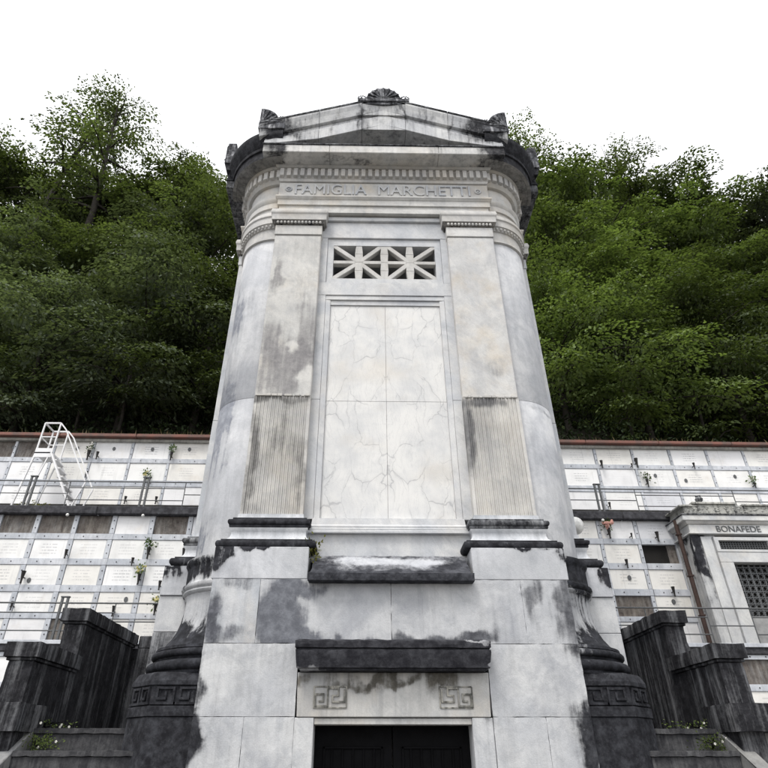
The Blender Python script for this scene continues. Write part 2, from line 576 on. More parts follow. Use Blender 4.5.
def bar(a, b, wd, fat=False):
    g = G()
    if fat:
        pts = [a, (a[0] * .75 + b[0] * .25, a[1] * .75 + b[1] * .25), (a[0] * .5 + b[0] * .5, a[1] * .5 + b[1] * .5), (a[0] * .25 + b[0] * .75, a[1] * .25 + b[1] * .75), b]
        ws = [wd, wd * 1.35, wd * 1.15, wd * 1.35, wd]
        for i in range(4):
            (xa, za), (xb, zb) = pts[i], pts[i + 1]
            g.loft([[(xa - ws[i] / 2, GY0 + .006, za), (xa + ws[i] / 2, GY0 + .006, za), (xa + ws[i] / 2, GY1, za), (xa - ws[i] / 2, GY1, za)],
                    [(xb - ws[i + 1] / 2, GY0 + .006, zb), (xb + ws[i + 1] / 2, GY0 + .006, zb), (xb + ws[i + 1] / 2, GY1, zb), (xb - ws[i + 1] / 2, GY1, zb)]])
    else:
        g.beam((a[0], by, a[1]), (b[0], by, b[1]), wd, .09 if wd < .07 else .094, up=(0, 1, 0))
    cp('grille_bar', g, M['marble_warm'], .005, parent=gr)


bar((0, gz0), (0, gz1), .10, True)
for cx in (-.4275, .4275):
    bar((cx, gz0), (cx, gz1), .10, True)
    xl, xr = (gx0, -.05) if cx < 0 else (.05, gx1)
    bar((xl, mid), (cx - .06, mid), .07)
    bar((cx + .06, mid), (xr, mid), .07)
    for (ex, ez) in ((xl, gz0), (xr, gz0), (xl, gz1), (xr, gz1)):
        sx = 1 if ex > cx else -1
        sz = 1 if ez > mid else -1
        bar((cx + sx * .03, mid + sz * .03), (ex, ez), .078)
cp('grille_backing', G().box(-1.0, 1.0, -1.32, -1.3, 8.15, 9.2), M['void'], parent=gr)

# --- pilasters
sp_l = [(-1.45, PF, 6.4, .6, 1, .75, 1.0), (-1.15, PF, 7.1, .26, 1, .8, .9), (-1.72, PF, 7.0, .2, 1, .6, .8), (-1.72, PF, 8.3, .12, 1, .5, .7), (-1.18, PF, 6.25, .18, 1, .35, -1.3), (-1.35, PF, 6.85, .1, 1, .16, -1.0)]
m_pl = stone('pilaster_left_marble', base=(.60, .59, .565), cloud=(.49, .485, .47), stain=-.9, streak=.12, warm=.35, seed=12, dark=(.20, .195, .20), mid=(.30, .29, .29), spots=sp_l, edge=.4)
m_pr = stone('pilaster_right_marble', base=(.60, .595, .58), cloud=(.50, .50, .50), stain=-1.3, streak=.08, warm=.5, seed=14, dark=(.20, .20, .21), mid=(.3, .3, .3), edge=.25,
             spots=[(1.62, PF, 6.4, .12, 1, .25, .9), (1.5, PF, 8.4, .5, 1, .3, .35)])
m_fl = stone('fluting_left_marble', base=(.64, .625, .59), cloud=(.53, .52, .50), stain=-.75, streak=.3, warm=.25, wash=.25, seed=16, dark=(.15, .148, .145), mid=(.25, .243, .235), edge=.4,
             spots=[(-1.78, PF, 5.2, .10, 1, 1.5, .6), (-1.35, PF, 5.45, .2, 1, .5, .6), (-1.15, PF, 4.85, .15, 1, .5, .8), (-1.5, PF, 4.5, .3, 1, .3, -.8), (-1.5, PF, 5.94, .5, 1, .08, .8)])
m_fr = stone('fluting_right_marble', base=(.64, .625, .59), cloud=(.53, .52, .50), stain=-1.1, streak=.35, warm=.25, wash=.25, seed=18, dark=(.14, .14, .145), mid=(.22, .22, .22), edge=.35, warp=.1,
             spots=[(1.09, PF, 5.45, .10, 1, .8, 1.4), (1.4, PF, 5.92, .45, 1, .12, 1.1), (1.3, PF, 5.6, .3, 1, .5, .5)])
m_ech = stone('shaded_echinus_marble', base=(.30, .28, .25), cloud=(.2, .19, .17), stain=-.2, streak=.3)  # darkened backing: the shading of the egg band is painted in
for s in (1, -1):
    mp, mf = (m_pr, m_fr) if s > 0 else (m_pl, m_fl)
    x0, x1 = sorted((s * 1.065, s * 1.845))
    pil = cp('pilaster_shaft', G().box(x0, x1, PF, -2.28, 5.985, 9.165), mp, .012, sides=True, mat_side=M['marble'])
    # reeded lower drum
    n = 14
    poly = [(x0, -2.28)]
    e = .035
    poly.append((x0, PF))
    poly.append((x0 + e, PF))
    wd = (x1 - x0 - 2 * e) / n
    for k in range(n):
        a = x0 + e + k * wd
        for (t, dp) in ((.10, .0), (.16, .018), (.5, .006), (.84, .018), (.90, 0)):
            poly.append((a + t * wd, PF + dp))
    poly += [(x1 - e, PF), (x1, PF), (x1, -2.28)]
    cp('fluted_shaft', G().prismz(poly, 4.268, 5.982), mf, 0, sides=True, mat_side=M['marble'])
    rg = random.Random(3 + s)
    g = G()
    xx = x0 + .02
    while xx < x1 - .05:
        ww = rg.uniform(.03, .11)
        g.box(xx, min(xx + ww, x1 - .015), PF - rg.uniform(.006, .018), PF + .02, 5.98, 5.98 + rg.uniform(.015, .05))
        xx += ww + rg.uniform(0, .03)
    cp('joint_mortar', g, M['marble_warm'], .004)
    # capital
    cp('capital_neck', G().box(x0 - .008, x1 + .008, PF - .018, -2.28, 9.168, 9.385), mp, .006, sides=True, mat_side=M['marble'])
    g = G().mould(x0, x1, PF, -2.28, [(.02, 9.386), (.02, 9.40), (.035, 9.405), (.045, 9.44), (.06, 9.465)])
    cap = cp('capital_echinus', g, m_ech, 0, 30, sides=True)
    g = G()
    ne = 13
    for k in range(ne):
        xa = x0 + (k + .5) * (x1 - x0) / ne
        g.sphere((xa, PF - .05, 9.425), .024, 8, 6, (1, .8, 1.25))
    cp('egg_moulding', g, M['marble_warm'], 0, 60, parent=cap)
    g = G().mould(x0, x1, PF, -2.28, [(.075, 9.468), (.078, 9.60), (.095, 9.62), (.10, 9.655), (.085, 9.725)])
    cp('capital_abacus', g, M['marble_warm'], .004, 30, sides=True)
    # base
    mb = stone('pilaster_base_marble', base=(.58, .59, .61), cloud=(.45, .47, .50), stain=-.7, streak=.3, seed=20 + s)
    tor = lambda z0, z1, p, r: [(p + r * math.sin(math.pi * t / 6), z0 + (z1 - z0) * (1 - math.cos(math.pi * t / 6)) / 2) for t in range(7)]
    cp('base_torus', G().mould(x0, x1, PF, -2.28, [(.165, 3.787)] + tor(3.79, 3.885, .165, .034) + [(.15, 3.888), (.15, 3.905)]), M['crust'], 0, 40, sides=True)
    cp('base_scotia', G().mould(x0, x1, PF, -2.28, [(.13, 3.908), (.10, 3.92), (.07, 3.95), (.058, 3.99), (.062, 4.03), (.078, 4.052), (.08, 4.07)]), mb, 0, 40, sides=True)
    cp('base_torus', G().mould(x0, x1, PF, -2.28, [(.085, 4.073), (.09, 4.085), (.088, 4.10)] + tor(4.102, 4.172, .085, .024) + [(.06, 4.175), (.06, 4.20)]), M['crust_patchy'] if s > 0 else M['crust'], 0, 40, sides=True)
    cp('base_fillet', G().mould(x0, x1, PF, -2.28, [(.025, 4.203), (.015, 4.225), (.012, 4.265)]), mb, 0, 40, sides=True)

# --- entablature over the front (and flanks)
m_ent = stone('entablature_marble', base=(.59, .585, .565), cloud=(.48, .475, .46), stain=-1.2, streak=.2, warm=.5, seed=24)
g = G().mould(-1.84, 1.84, PF, -2.28, [(.0, 9.73), (.0, 9.89), (.03, 9.895), (.03, 10.02), (.045, 10.03), (.06, 10.06), (.07, 10.07), (.07, 10.105), (.0, 10.12)])
cp('architrave', g, m_ent, .003, 30, sides=True)
cp('frieze', G().box(-1.875, 1.875, PF - .01, -2.28, 10.122, 10.50), m_ent, .004, sides=True)
g = G().mould(-1.84, 1.84, PF, -2.28, [(.035, 10.502), (.05, 10.53), (.05, 10.555), (.06, 10.56), (.06, 10.80), (.10, 10.81), (.13, 10.85)])
cp('bed_moulding', g, M['marble_warm'], 0, 30, sides=True)
g = G()
nd = 31
for k in range(nd):
    xa = -1.9 + (k + .5) * 3.8 / nd
    g.box(xa - .037, xa + .037, PF - .118, PF - .05, 10.575, 10.77)
cp('dentil_band', g, M['marble_warm'], .005, sides=True)
m_cor = stone('corona_marble', base=(.66, .65, .63), cloud=(.53, .53, .52), stain=-.85, streak=.4, seed=26, edge=.4, mid=(.10, .10, .105), warm=.35, dark=(.014, .0145, .018),
              spots=[(-2.0, -2.9, 10.95, .28, 1, .3, 1.3), (2.0, -2.9, 10.95, .35, 1, .3, 1.4), (0, -2.7, 10.83, 3, .22, .04, .55)])
segs = [(-2.173, -.98), (-.977, .98), (.983, 2.173)]
for x0, x1 in segs:
    g = G().box(x0, x1, -2.98, -2.2, 10.852, 11.05)
    cp('corona_block', g, m_cor, .01, sides=True, mat_side=M['crust_patchy'])
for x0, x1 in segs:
    cp('corona_shadow_strip', G().box(x0 * 1.006, x1 * 1.006, -3.0, -2.2, 11.053, 11.082), M['crust_patchy'], .006, sides=True, mat_side=M['crust'])  # black strip puts the shadow line below the rake into colour
# pediment: tympanum and raking cornice stones
cp('tympanum', G().prism([(-1.9, 11.052), (1.9, 11.052), (0, 11.052 + 1.9 * .38)], -2.60, -2.2), m_ent, 0, sides=True)
m_rake = stone('raking_marble', base=(.64, .64, .63), cloud=(.5, .51, .53), stain=-.6, streak=.55, seed=28, edge=.35, mid=(.08, .082, .09), dark=(.014, .0145, .018), sscale=3.0,
               spots=[(-1.9, -3, 11.5, .5, 1, .35, .9), (1.9, -3, 11.5, .6, 1, .4, 1.1), (0, -3, 12.42, .5, 1, .1, .9), (-.41, -3, 12, .06, 1, .4, .5), (.41, -3, 12, .06, 1, .4, .5), (1.2, -3, 11.7, .05, 1, .3, .5)])
RK = .38
for (xa, xb) in ((-2.17, -1.2), (-1.195, -.41), (-.405, .405), (.41, 1.195), (1.2, 2.17)):
    xs = [xa, 0, xb] if xa < 0 < xb else [xa, xb]
    g = G()
    for (lo, hi, yf, ext) in ((11.69, 11.985, -2.985, 0), (11.99, 12.10, -2.955, .0), (12.104, 12.40, -3.07, .1)):
        xx = [x * (1 + (ext / 2.17 if abs(x) > 2 else 0)) for x in xs]
        bot = [(x, max(11.052, lo - RK * abs(x))) for x in xx]
        top = [(x, hi - RK * abs(x)) for x in xx]
        if lo > 12.1:   # cyma: leans forward at the top
            r0 = [(x, yf + .06, z) for x, z in bot] + [(x, -2.2, z) for x, z in reversed(bot)]
            r1 = [(x, yf + .03, (z0 + z1) / 2) for (x, z0), (_, z1) in zip(bot, top)] + [(x, -2.2, (z0 + z1) / 2) for (x, z0), (_, z1) in zip(reversed(bot), reversed(top))]
            r2 = [(x, yf, z - .05) for x, z in top] + [(x, -2.2, z - .05) for x, z in reversed(top)]
            r3 = [(x, yf, z) for x, z in top] + [(x, -2.2, z) for x, z in reversed(top)]
            g.loft([r0, r1, r2, r3])
        else:
            g.loft([[(x, yf, z) for x, z in bot] + [(x, -2.2, z) for x, z in reversed(bot)], [(x, yf, z) for x, z in top] + [(x, -2.2, z) for x, z in reversed(top)]])
    cp('raking_cornice_stone', g, m_rake, .006, sides=True, mat_side=M['crust'])
    xx = [x * (1 + (.105 / 2.17 if abs(x) > 2 else 0)) for x in xs]
    lo_, hi_ = [(x, 12.402 - RK * abs(x)) for x in xx], [(x, 12.448 - RK * abs(x)) for x in xx]
    g = G().loft([[(x, -3.085, z) for x, z in r] + [(x, -2.2, z) for x, z in reversed(r)] for r in (lo_, hi_)])
    cp('raking_cap', g, M['crust_patchy'], .01, sides=True, mat_side=M['crust'])
# roofs of the four gables
g = G()
g.prism([(-2.2, 11.06), (2.2, 11.06), (2.2, 11.5), (0, 12.33), (-2.2, 11.5)], -2.25, 2.25)
g.loft([[(-2.25, y, z) for y, z in ((-2.2, 11.06), (2.2, 11.06), (2.2, 11.49), (0, 12.32), (-2.2, 11.49))], [(2.25, y, z) for y, z in ((-2.2, 11.06), (2.2, 11.06), (2.2, 11.49), (0, 12.32), (-2.2, 11.49))]])
cp('roof', g, M['crust'])

# acroteria
m_acr = stone('acroterion_marble', base=(.5, .5, .52), cloud=(.36, .37, .4), dark=(.014, .0145, .018), stain=.2, streak=.3, seed=31, sscale=6, mid=(.13, .135, .15))


def palmette(cx, z0, w, h, yf, half=0):
    """fan of ribs under a rounded rim; half=-1 / +1 gives a corner half-palmette with its upright side at the outer edge"""
    g = G()
    n = 24
    if half == 0:
        pts = [(cx + w * math.cos(math.pi * k / n), z0 + h * math.sin(math.pi * k / n) ** .9) for k in range(n + 1)]
        fan = [(cx + w * .93 * math.cos(math.pi * (k + .5) / 9), z0 + h * .90 * math.sin(math.pi * (k + .5) / 9), cx, z0 + .02) for k in range(9)]
    else:
        xo = cx
        pts = [(xo, z0), (xo, z0 + h)] + [(xo - half * w * math.sin(math.pi / 2 * k / n), z0 + h * math.cos(math.pi / 2 * k / n) ** .8) for k in range(1, n + 1)]
        if half < 0:
            pts = pts[::-1]
        fan = [(xo - half * w * .9 * math.sin(math.pi / 2 * (k + .5) / 5), z0 + h * .88 * math.cos(math.pi / 2 * (k + .5) / 5), xo - half * .05, z0 + .03) for k in range(5)]
    g.prism(pts, yf, yf + .16)
    for (xe, ze, xs, zs) in fan:
        g.beam((xs, yf - .005, zs), (xe, yf - .012, ze), .035, .04, up=(0, 1, 0))
        g.sphere((xe, yf - .01, ze), .035, 8, 6, (1, .6, 1))
    return g


ac = cp('acroterion', palmette(0, 12.36, .335, .42, -3.04), m_acr, .006, sides=True)
g = G().box(-.49, .49, -3.1, -2.7, 12.265, 12.345).box(-.42, .42, -3.07, -2.7, 12.2, 12.263)
for s in (1, -1):
    g.lathe((s * .40, 0), [], n=4) if False else None
    for k in range(14):
        a = k * .55
        r = .085 * (1 - k / 18)
        g.sphere((s * .40 + r * math.cos(a) * s, -3.07, 12.385 + r * math.sin(a)), .018, 6, 4)
cp('acroterion_base', g, m_acr, .006, sides=True)
for s in (1, -1):
    cp('corner_acroterion', palmette(s * 2.295, 11.55, .36, .48, -3.05, s), m_acr, .006, sides=True)
    x0, x1 = sorted((s * 2.30, s * 1.82))
    g = G().box(x0, x1, -3.06, -2.72, 11.42, 11.60)
    for k in range(10):
        a = k * .6
        r = .075 * (1 - k / 14)
        g.sphere((s * 1.9 + r * math.cos(a), -3.06, 11.70 + r * math.sin(a)), .018, 6, 4)
    cp('corner_acroterion_base', g, m_acr, .006, sides=True)

# --- rounded corners
m_cs_l = stone('corner_shaft_left', base=(.60, .605, .615), cloud=(.48, .49, .515), stain=-.75, streak=.12, seed=33, dark=(.19, .20, .23), mid=(.30, .315, .345), edge=.13, vein=.15, wash=.5,
               spots=[(-2.35, -2.3, 7.6, .2, .6, .9, .75), (-2.35, -2.3, 6.1, .3, .6, .5, .9), (-2.35, -2.3, 5.4, .28, .6, .8, .8), (-2.4, -2.2, 4.1, .2, .6, .35, .9), (-2.4, -2.2, 3.5, .5, .8, .2, 1.2)])
m_cs_r = stone('corner_shaft_right', base=(.60, .605, .615), cloud=(.48, .49, .515), stain=-1.1, streak=.2, wash=.6, seed=35, dark=(.16, .17, .19), mid=(.28, .29, .31), edge=.2, vein=.3,
               spots=[(2.3, -2.3, 5.9, .4, .6, .06, .9)])
m_cc = stone('corner_column_marble', base=(.58, .58, .58), cloud=(.44, .45, .47), stain=-.5, streak=.3, seed=37, dark=(.010, .0105, .013), mid=(.045, .047, .056), edge=.14, warp=.3,
             spots=[(-2.4, -2.3, 2.55, 1.0, 1.0, .52, 2.2), (2.4, -2.3, 2.4, 1.0, 1.2, .65, 1.5), (-2.4, -2.3, 3.62, .6, .8, .22, .9), (2.4, -2.3, 3.6, .6, .8, .3, 1.3), (-2.55, -2.1, 3.15, .15, .4, .25, .8), (2.4, -2.3, 3.1, .6, .9, .5, .25)])
for s in (1, -1):
    C = (s * 1.84, -1.84)
    a0, a1 = (0, math.pi / 2) if s > 0 else (-math.pi / 2, 0)
    ms = m_cs_r if s > 0 else m_cs_l
    for z0, z1 in ((3.42, 6.0), (6.004, 9.12)):
        cp('corner_shaft', G().lathe(C, [(.643, z0), (.645, z0 + .004), (.645, z1 - .004), (.643, z1)], a0, a1, 20), ms, 0, 30)
    cp('corner_capital', G().lathe(C, [(.645, 9.12), (.68, 9.13), (.68, 9.165), (.66, 9.17), (.66, 9.385), (.685, 9.39), (.69, 9.44), (.715, 9.465), (.73, 9.468), (.735, 9.6), (.755, 9.62), (.755, 9.655), (.735, 9.725), (.645, 9.73)], a0, a1, 20), M['marble_warm'], 0, 30)
    g = G()
    for k in range(15):
        a = a0 + (k + .5) / 15 * (a1 - a0)
        g.sphere((C[0] + .70 * math.sin(a), C[1] - .70 * math.cos(a), 9.425), .024, 8, 6, (1, 1, 1.25))
    cp('egg_moulding', g, M['marble_warm'], 0, 60)
    cp('corner_architrave', G().lathe(C, [(.655, 9.73), (.66, 9.89), (.69, 9.895), (.69, 10.02), (.72, 10.06), (.73, 10.105), (.655, 10.12), (.655, 10.50), (.71, 10.502), (.75, 10.555), (.755, 10.56), (.755, 10.80), (.80, 10.81), (.83, 10.85)], a0, a1, 20), m_ent, 0, 30)
    g = G()
    for k in range(10):
        a = a0 + (k + .5) / 10 * (a1 - a0)
        t = Vector((math.cos(a), math.sin(a), 0)) * .04
        nrm = Vector((math.sin(a), -math.cos(a), 0))
        p = Vector((C[0], C[1], 0))
        ring = [p + nrm * .745 - t, p + nrm * .745 + t, p + nrm * .815 + t, p + nrm * .815 - t]
        g.loft([[q + Vector((0, 0, z)) for q in ring] for z in (10.575, 10.77)])
    cp('dentil_band', g, M['marble_warm'], .005)
    m_soff = stone('shaded_corner_soffit_marble', base=(.40, .395, .38), cloud=(.28, .275, .265), stain=-.35, streak=.2, warm=.4, seed=61, edge=.4, mid=(.09, .09, .09))  # darker base puts the shade under the cornice into the colour
    cp('corner_soffit', G().lathe(C, [(.83, 10.85), (.98, 10.852), (.99, 10.84), (1.05, 10.845)], a0, a1, 20), m_soff, 0, 30)
    cp('corner_cornice', G().lathe(C, [(1.05, 10.845), (1.055, 11.03), (1.085, 11.04), (1.09, 11.11), (1.10, 11.12), (1.13, 11.2), (1.18, 11.27), (1.20, 11.33), (1.20, 11.40), (1.1, 11.42), (.2, 11.45)], a0, a1, 20), M['crust'], 0, 30)
    # podium corner column
    C2 = (s * 1.9, -1.9)

    def flute(r, z, a):
        if 3.50 < z < 3.71:
            return r - .011 * (.5 + .5 * math.cos(a * 4 * 12)) ** .6
        return r
    cp('fluted_band', G().lathe(C2, [(.60, 3.80), (.655, 3.79), (.66, 3.75), (.64, 3.72), (.63, 3.70), (.63, 3.69), (.632, 3.52), (.635, 3.51), (.64, 3.49), (.665, 3.48), (.67, 3.45), (.655, 3.43), (.64, 3.42), (.65, 3.40), (.64, 3.38), (.615, 3.365)], a0, a1, 72, flute), m_cc, 0, 50)
    cp('corner_column', G().lathe(C2, [(.615, 3.365), (.60, 3.3), (.602, 3.2), (.615, 3.08), (.645, 2.98), (.69, 2.89), (.75, 2.81), (.80, 2.77)], a0, a1, 24), m_cc, 0, 50)
    tor2 = lambda z0, z1, p, r: [(p + r * math.sin(math.pi * t / 6), z0 + (z1 - z0) * (1 - math.cos(math.pi * t / 6)) / 2) for t in range(7)]
    prof = [(.80, 2.77), (.835, 2.765), (.84, 2.735), (.82, 2.73)] + tor2(2.725, 2.655, .845, .03) + [(.83, 2.65), (.825, 2.63), (.84, 2.62)] + tor2(2.615, 2.515, .87, .045) + [(.86, 2.51), (.86, 2.485)]
    cp('corner_column_base', G().lathe(C2, prof, a0, a1, 24), m_cc, 0, 40)
    # plinth with key pattern
    def chpoly(q):
        pl = [(1.95, -2.78 + q), (2.48 - q * .4, -2.78 + q), (2.78 - q, -2.48 + q * .4), (2.78 - q, -1.95), (1.95, -1.95)]
        return [(s * x, y) for x, y in pl]
    pz = cp('corner_plinth', G().loft([[(x, y, z) for x, y in chpoly(q)] for q, z in ((0, 2.075), (0, 2.165), (.022, 2.172), (.022, 2.352), (0, 2.358), (0, 2.40), (.03, 2.46), (.05, 2.485))]), M['crust'], .004)
    g = G()

    def fret(p0, p1, z0, hgt, units, nrm, wd=.022):
        p0, p1 = Vector(p0), Vector(p1)
        L = (p1 - p0).length
        ux = (p1 - p0) / L
        uw = L / units
        kx, kz = uw / 4.6, hgt / 4.6
        for u in range(units):
            for (xa, za, xb, zb) in ((0, .3, 4.6, .3), (.3, .3, .3, 4.3), (.3, 4.3, 3.6, 4.3), (3.6, 4.3, 3.6, 1.5), (3.6, 1.5, 1.9, 1.5), (1.9, 1.5, 1.9, 3.0)):
                A = p0 + ux * (u * uw + xa * kx) + Vector((0, 0, z0 + za * kz))
                B = p0 + ux * (u * uw + xb * kx) + Vector((0, 0, z0 + zb * kz))
                d = (B - A).normalized() * wd * .5
                g.beam(A - d + nrm * .006, B + d + nrm * .006, wd, .03 + .003 * (zb != za), up=nrm)
    q = .022
    fret((s * 1.99, -2.78 + q, 0), (s * 2.46, -2.78 + q, 0), 2.182, .16, 2, Vector((0, -1, 0)))
    fret((s * 2.485, -2.78 + q + .01, 0), (s * (2.78 - q - .01), -2.485, 0), 2.182, .16, 2, Vector((s * .707, -.707, 0)))
    cp('key_pattern', g, M['crust'], 0, parent=pz)
    cp('corner_die', G().prismz(chpoly(.012), 0, 2.072), M['crust'], .006)

# --- door surround
m_lint = stone('lintel_marble', base=(.54, .535, .52), cloud=(.43, .43, .425), stain=-.9, streak=.3, warm=.35, seed=41, dark=(.08, .075, .065), mid=(.17, .16, .14), edge=.25,
               spots=[(-.1, PD, 2.44, .75, 1, .08, 1.0), (.62, PD, 2.38, .22, 1, .2, 1.1), (-.93, PD, 2.42, .12, 1, .1, .8)])
g = G().prism([(-.965, 2.066), (.985, 2.066), (1.0, 2.47), (-.98, 2.47)], PD - .012, -2.4)
lin = cp('door_lintel', g, m_lint, .006)
for s in (1, -1):
    x0, x1 = sorted((s * .792, s * (.985 if s < 0 else 1.0)))
    cp('door_jamb', G().box(x0, x1, PD - .006, -2.4, 0, 2.062), m_stone['low'], .006)
cp('lintel_fillet', G().box(-.79, .79, PD + .012, -2.4, 2.003, 2.058), m_lint, .004)
for cx in (-.635, .645):
    x0, x1, z0, z1 = cx - .165, cx + .165, 2.148, 2.338
    g = G()
    for (a, b) in (((x0, z0), (x1, z0)), ((x0, z1), (x1, z1)), ((x0, z0), (x0, z1)), ((x1, z0), (x1, z1))):
        g.beam((a[0], PD - .014, a[1]), (b[0], PD - .014, b[1]), .012, .014 + (.002 if a[0] == b[0] else 0), up=(0, 1, 0))
    kx, kz = (x1 - x0 - .03) / 11, (z1 - z0 - .03) / 6
    segsk = [(0, 0, 0, 4), (0, 4, 3, 4), (3, 4, 3, 1.6), (3, 1.6, 1.5, 1.6), (0, 0, 4.6, 0), (4.6, 0, 4.6, 6), (4.6, 6, 8.6, 6), (8.6, 6, 8.6, 3.5), (8.6, 3.5, 6.4, 3.5), (6.4, 3.5, 6.4, 1.4), (6.4, 1.4, 10.8, 1.4), (10.8, 1.4, 10.8, 5.5)]
    if cx > 0:
        segsk = [(11 - a, b, 11 - c, d) for a, b, c, d in segsk]
    for a, b, c, d in segsk:
        A = Vector((x0 + .015 + a * kx, PD - .016, z0 + .015 + b * kz))
        B = Vector((x0 + .015 + c * kx, PD - .016, z0 + .015 + d * kz))
        dd = (B - A).normalized() * .008
        g.beam(A - dd * (.8 if a == c else 1), B + dd * (.8 if a == c else 1), .016, .02 + (.0025 if a == c else 0), up=(0, 1, 0))
    cp('fret_square', g, stone('fret_marble', base=(.5, .48, .42), cloud=(.36, .35, .32), dark=(.06, .06, .055), stain=.05 if cx > 0 else -.1, sscale=8, seed=cx), 0, parent=lin)
m_hood = stone('hood_marble', base=(.34, .34, .35), cloud=(.2, .2, .21), stain=.75, streak=.5, seed=43, dark=(.014, .014, .018), mid=(.055, .056, .064),
               spots=[(1.0, -3.05, 2.5, .13, .4, .06, -2.2), (.95, -3.05, 2.75, .2, .4, .015, -1.8), (-.8, -3.05, 2.5, .3, .4, .06, -.9)])
g = G().mould(-.95, .965, -2.98, -2.4, [(.0, 2.473), (.0, 2.49), (.03, 2.495), (.045, 2.60), (.05, 2.665), (.03, 2.668), (.03, 2.675), (.055, 2.68), (.055, 2.745), (.02, 2.765)])
o = cp('door_hood', g, m_hood)
rough(o.data, .04, .0025)
# bronze doors
door_y = -2.58
for s in (1, -1):
    x0, x1 = sorted((s * .006, s * .79))
    dl = cp('door_leaf', G().box(x0, x1, door_y, door_y + .06, 0, 2.0), M['bronze'], .004)
    g = G()
    g.box(x0 + .09, x1 - .09, door_y - .02, door_y, 1.80, 1.82).box(x0 + .09, x1 - .09, door_y - .02, door_y, 1.62, 1.64)
    g.box(x0 + .09, x0 + .11, door_y - .02, door_y, .2, 1.82).box(x1 - .11, x1 - .09, door_y - .02, door_y, .2, 1.82)
    for k in range(5):
        xx = x0 + .18 + k * (x1 - x0 - .36) / 4
        g.box(xx - .008, xx + .008, door_y - .018, door_y, 1.64, 1.80)
    g.lathe(((x0 + x1) / 2, 0), [(.1, 0), (.13, 0)], n=20) if False else None
    cp('door_panel_frame', g, M['bronze'], .003, parent=dl)
    pull = obj('door_pull', G().tube([(s * .07, door_y, 1.2), (s * .07, door_y - .06, 1.22), (s * .07, door_y - .06, 1.42), (s * .07, door_y, 1.44)], .012, 8).mesh('door_pull', 0, 60), M['bronze'], dl)
    for cxx in (x0 + .24, x1 - .24):
        g = G()
        ring = [(cxx + .1 * math.cos(a), door_y - .012, 1.5 + .1 * math.sin(a)) for a in [k * math.pi / 10 for k in range(21)]]
        g.tube(ring, .012, 6)
        cp('door_roundel', g, M['bronze'], 0, 60, parent=dl)

# --- inscription in relief
def text_mesh(txt, width, height, depth, name):
    cu = bpy.data.curves.new(name, 'FONT')
    cu.body = txt
    cu.size = 1
    cu.extrude = .02
    cu.resolution_u = 4
    o = bpy.data.objects.new(name, cu)
    COL.objects.link(o)
    dg = bpy.context.evaluated_depsgraph_get()
    me = bpy.data.meshes.new_from_object(o.evaluated_get(dg))
    bpy.data.objects.remove(o)
    co = np.empty(len(me.vertices) * 3)
    me.vertices.foreach_get('co', co)
    co = co.reshape(-1, 3)
    lo, hi = co.min(0), co.max(0)
    out = np.empty_like(co)
    out[:, 0] = (co[:, 0] - lo[0]) / (hi[0] - lo[0]) * width
    out[:, 2] = (co[:, 1] - lo[1]) / (hi[1] - lo[1]) * height
    out[:, 1] = -(co[:, 2] - lo[2]) / (hi[2] - lo[2]) * depth
    me.vertices.foreach_set('co', out.ravel())
    me.update()
    return me


fy = PF - .01
for txt, xa, xb in (('FAMIGLIA', -1.585, -.31), ('MARCHETTI', -.10, 1.55)):
    me = text_mesh(txt, xb - xa, .265, .022, 'inscription')
    o = obj('inscription', me, M['marble'], chapel, (xa, fy, 10.18))
for xx in (-1.70, 1.69):
    g = G()
    ring = [(xx + .05 * math.cos(a), fy - .008, 10.31 + .05 * math.sin(a)) for a in [k * math.pi / 8 for k in range(17)]]
    g.tube(ring, .013, 6)
    g.sphere((xx, fy, 10.31), .025, 8, 6)
    cp('inscription_dot', g, M['marble'], 0, 60)


# =================================================================== STAIRS AND PARAPETS
MX = .185                                   # mirror axis between the two flights


def mirror(x, side):
    return x if side < 0 else 2 * MX - x


def mbox(g, side, x0, x1, y0, y1, z0, z1):
    a, b = sorted((mirror(x0, side), mirror(x1, side)))
    return g.box(a, b, y0, y1, z0, z1)


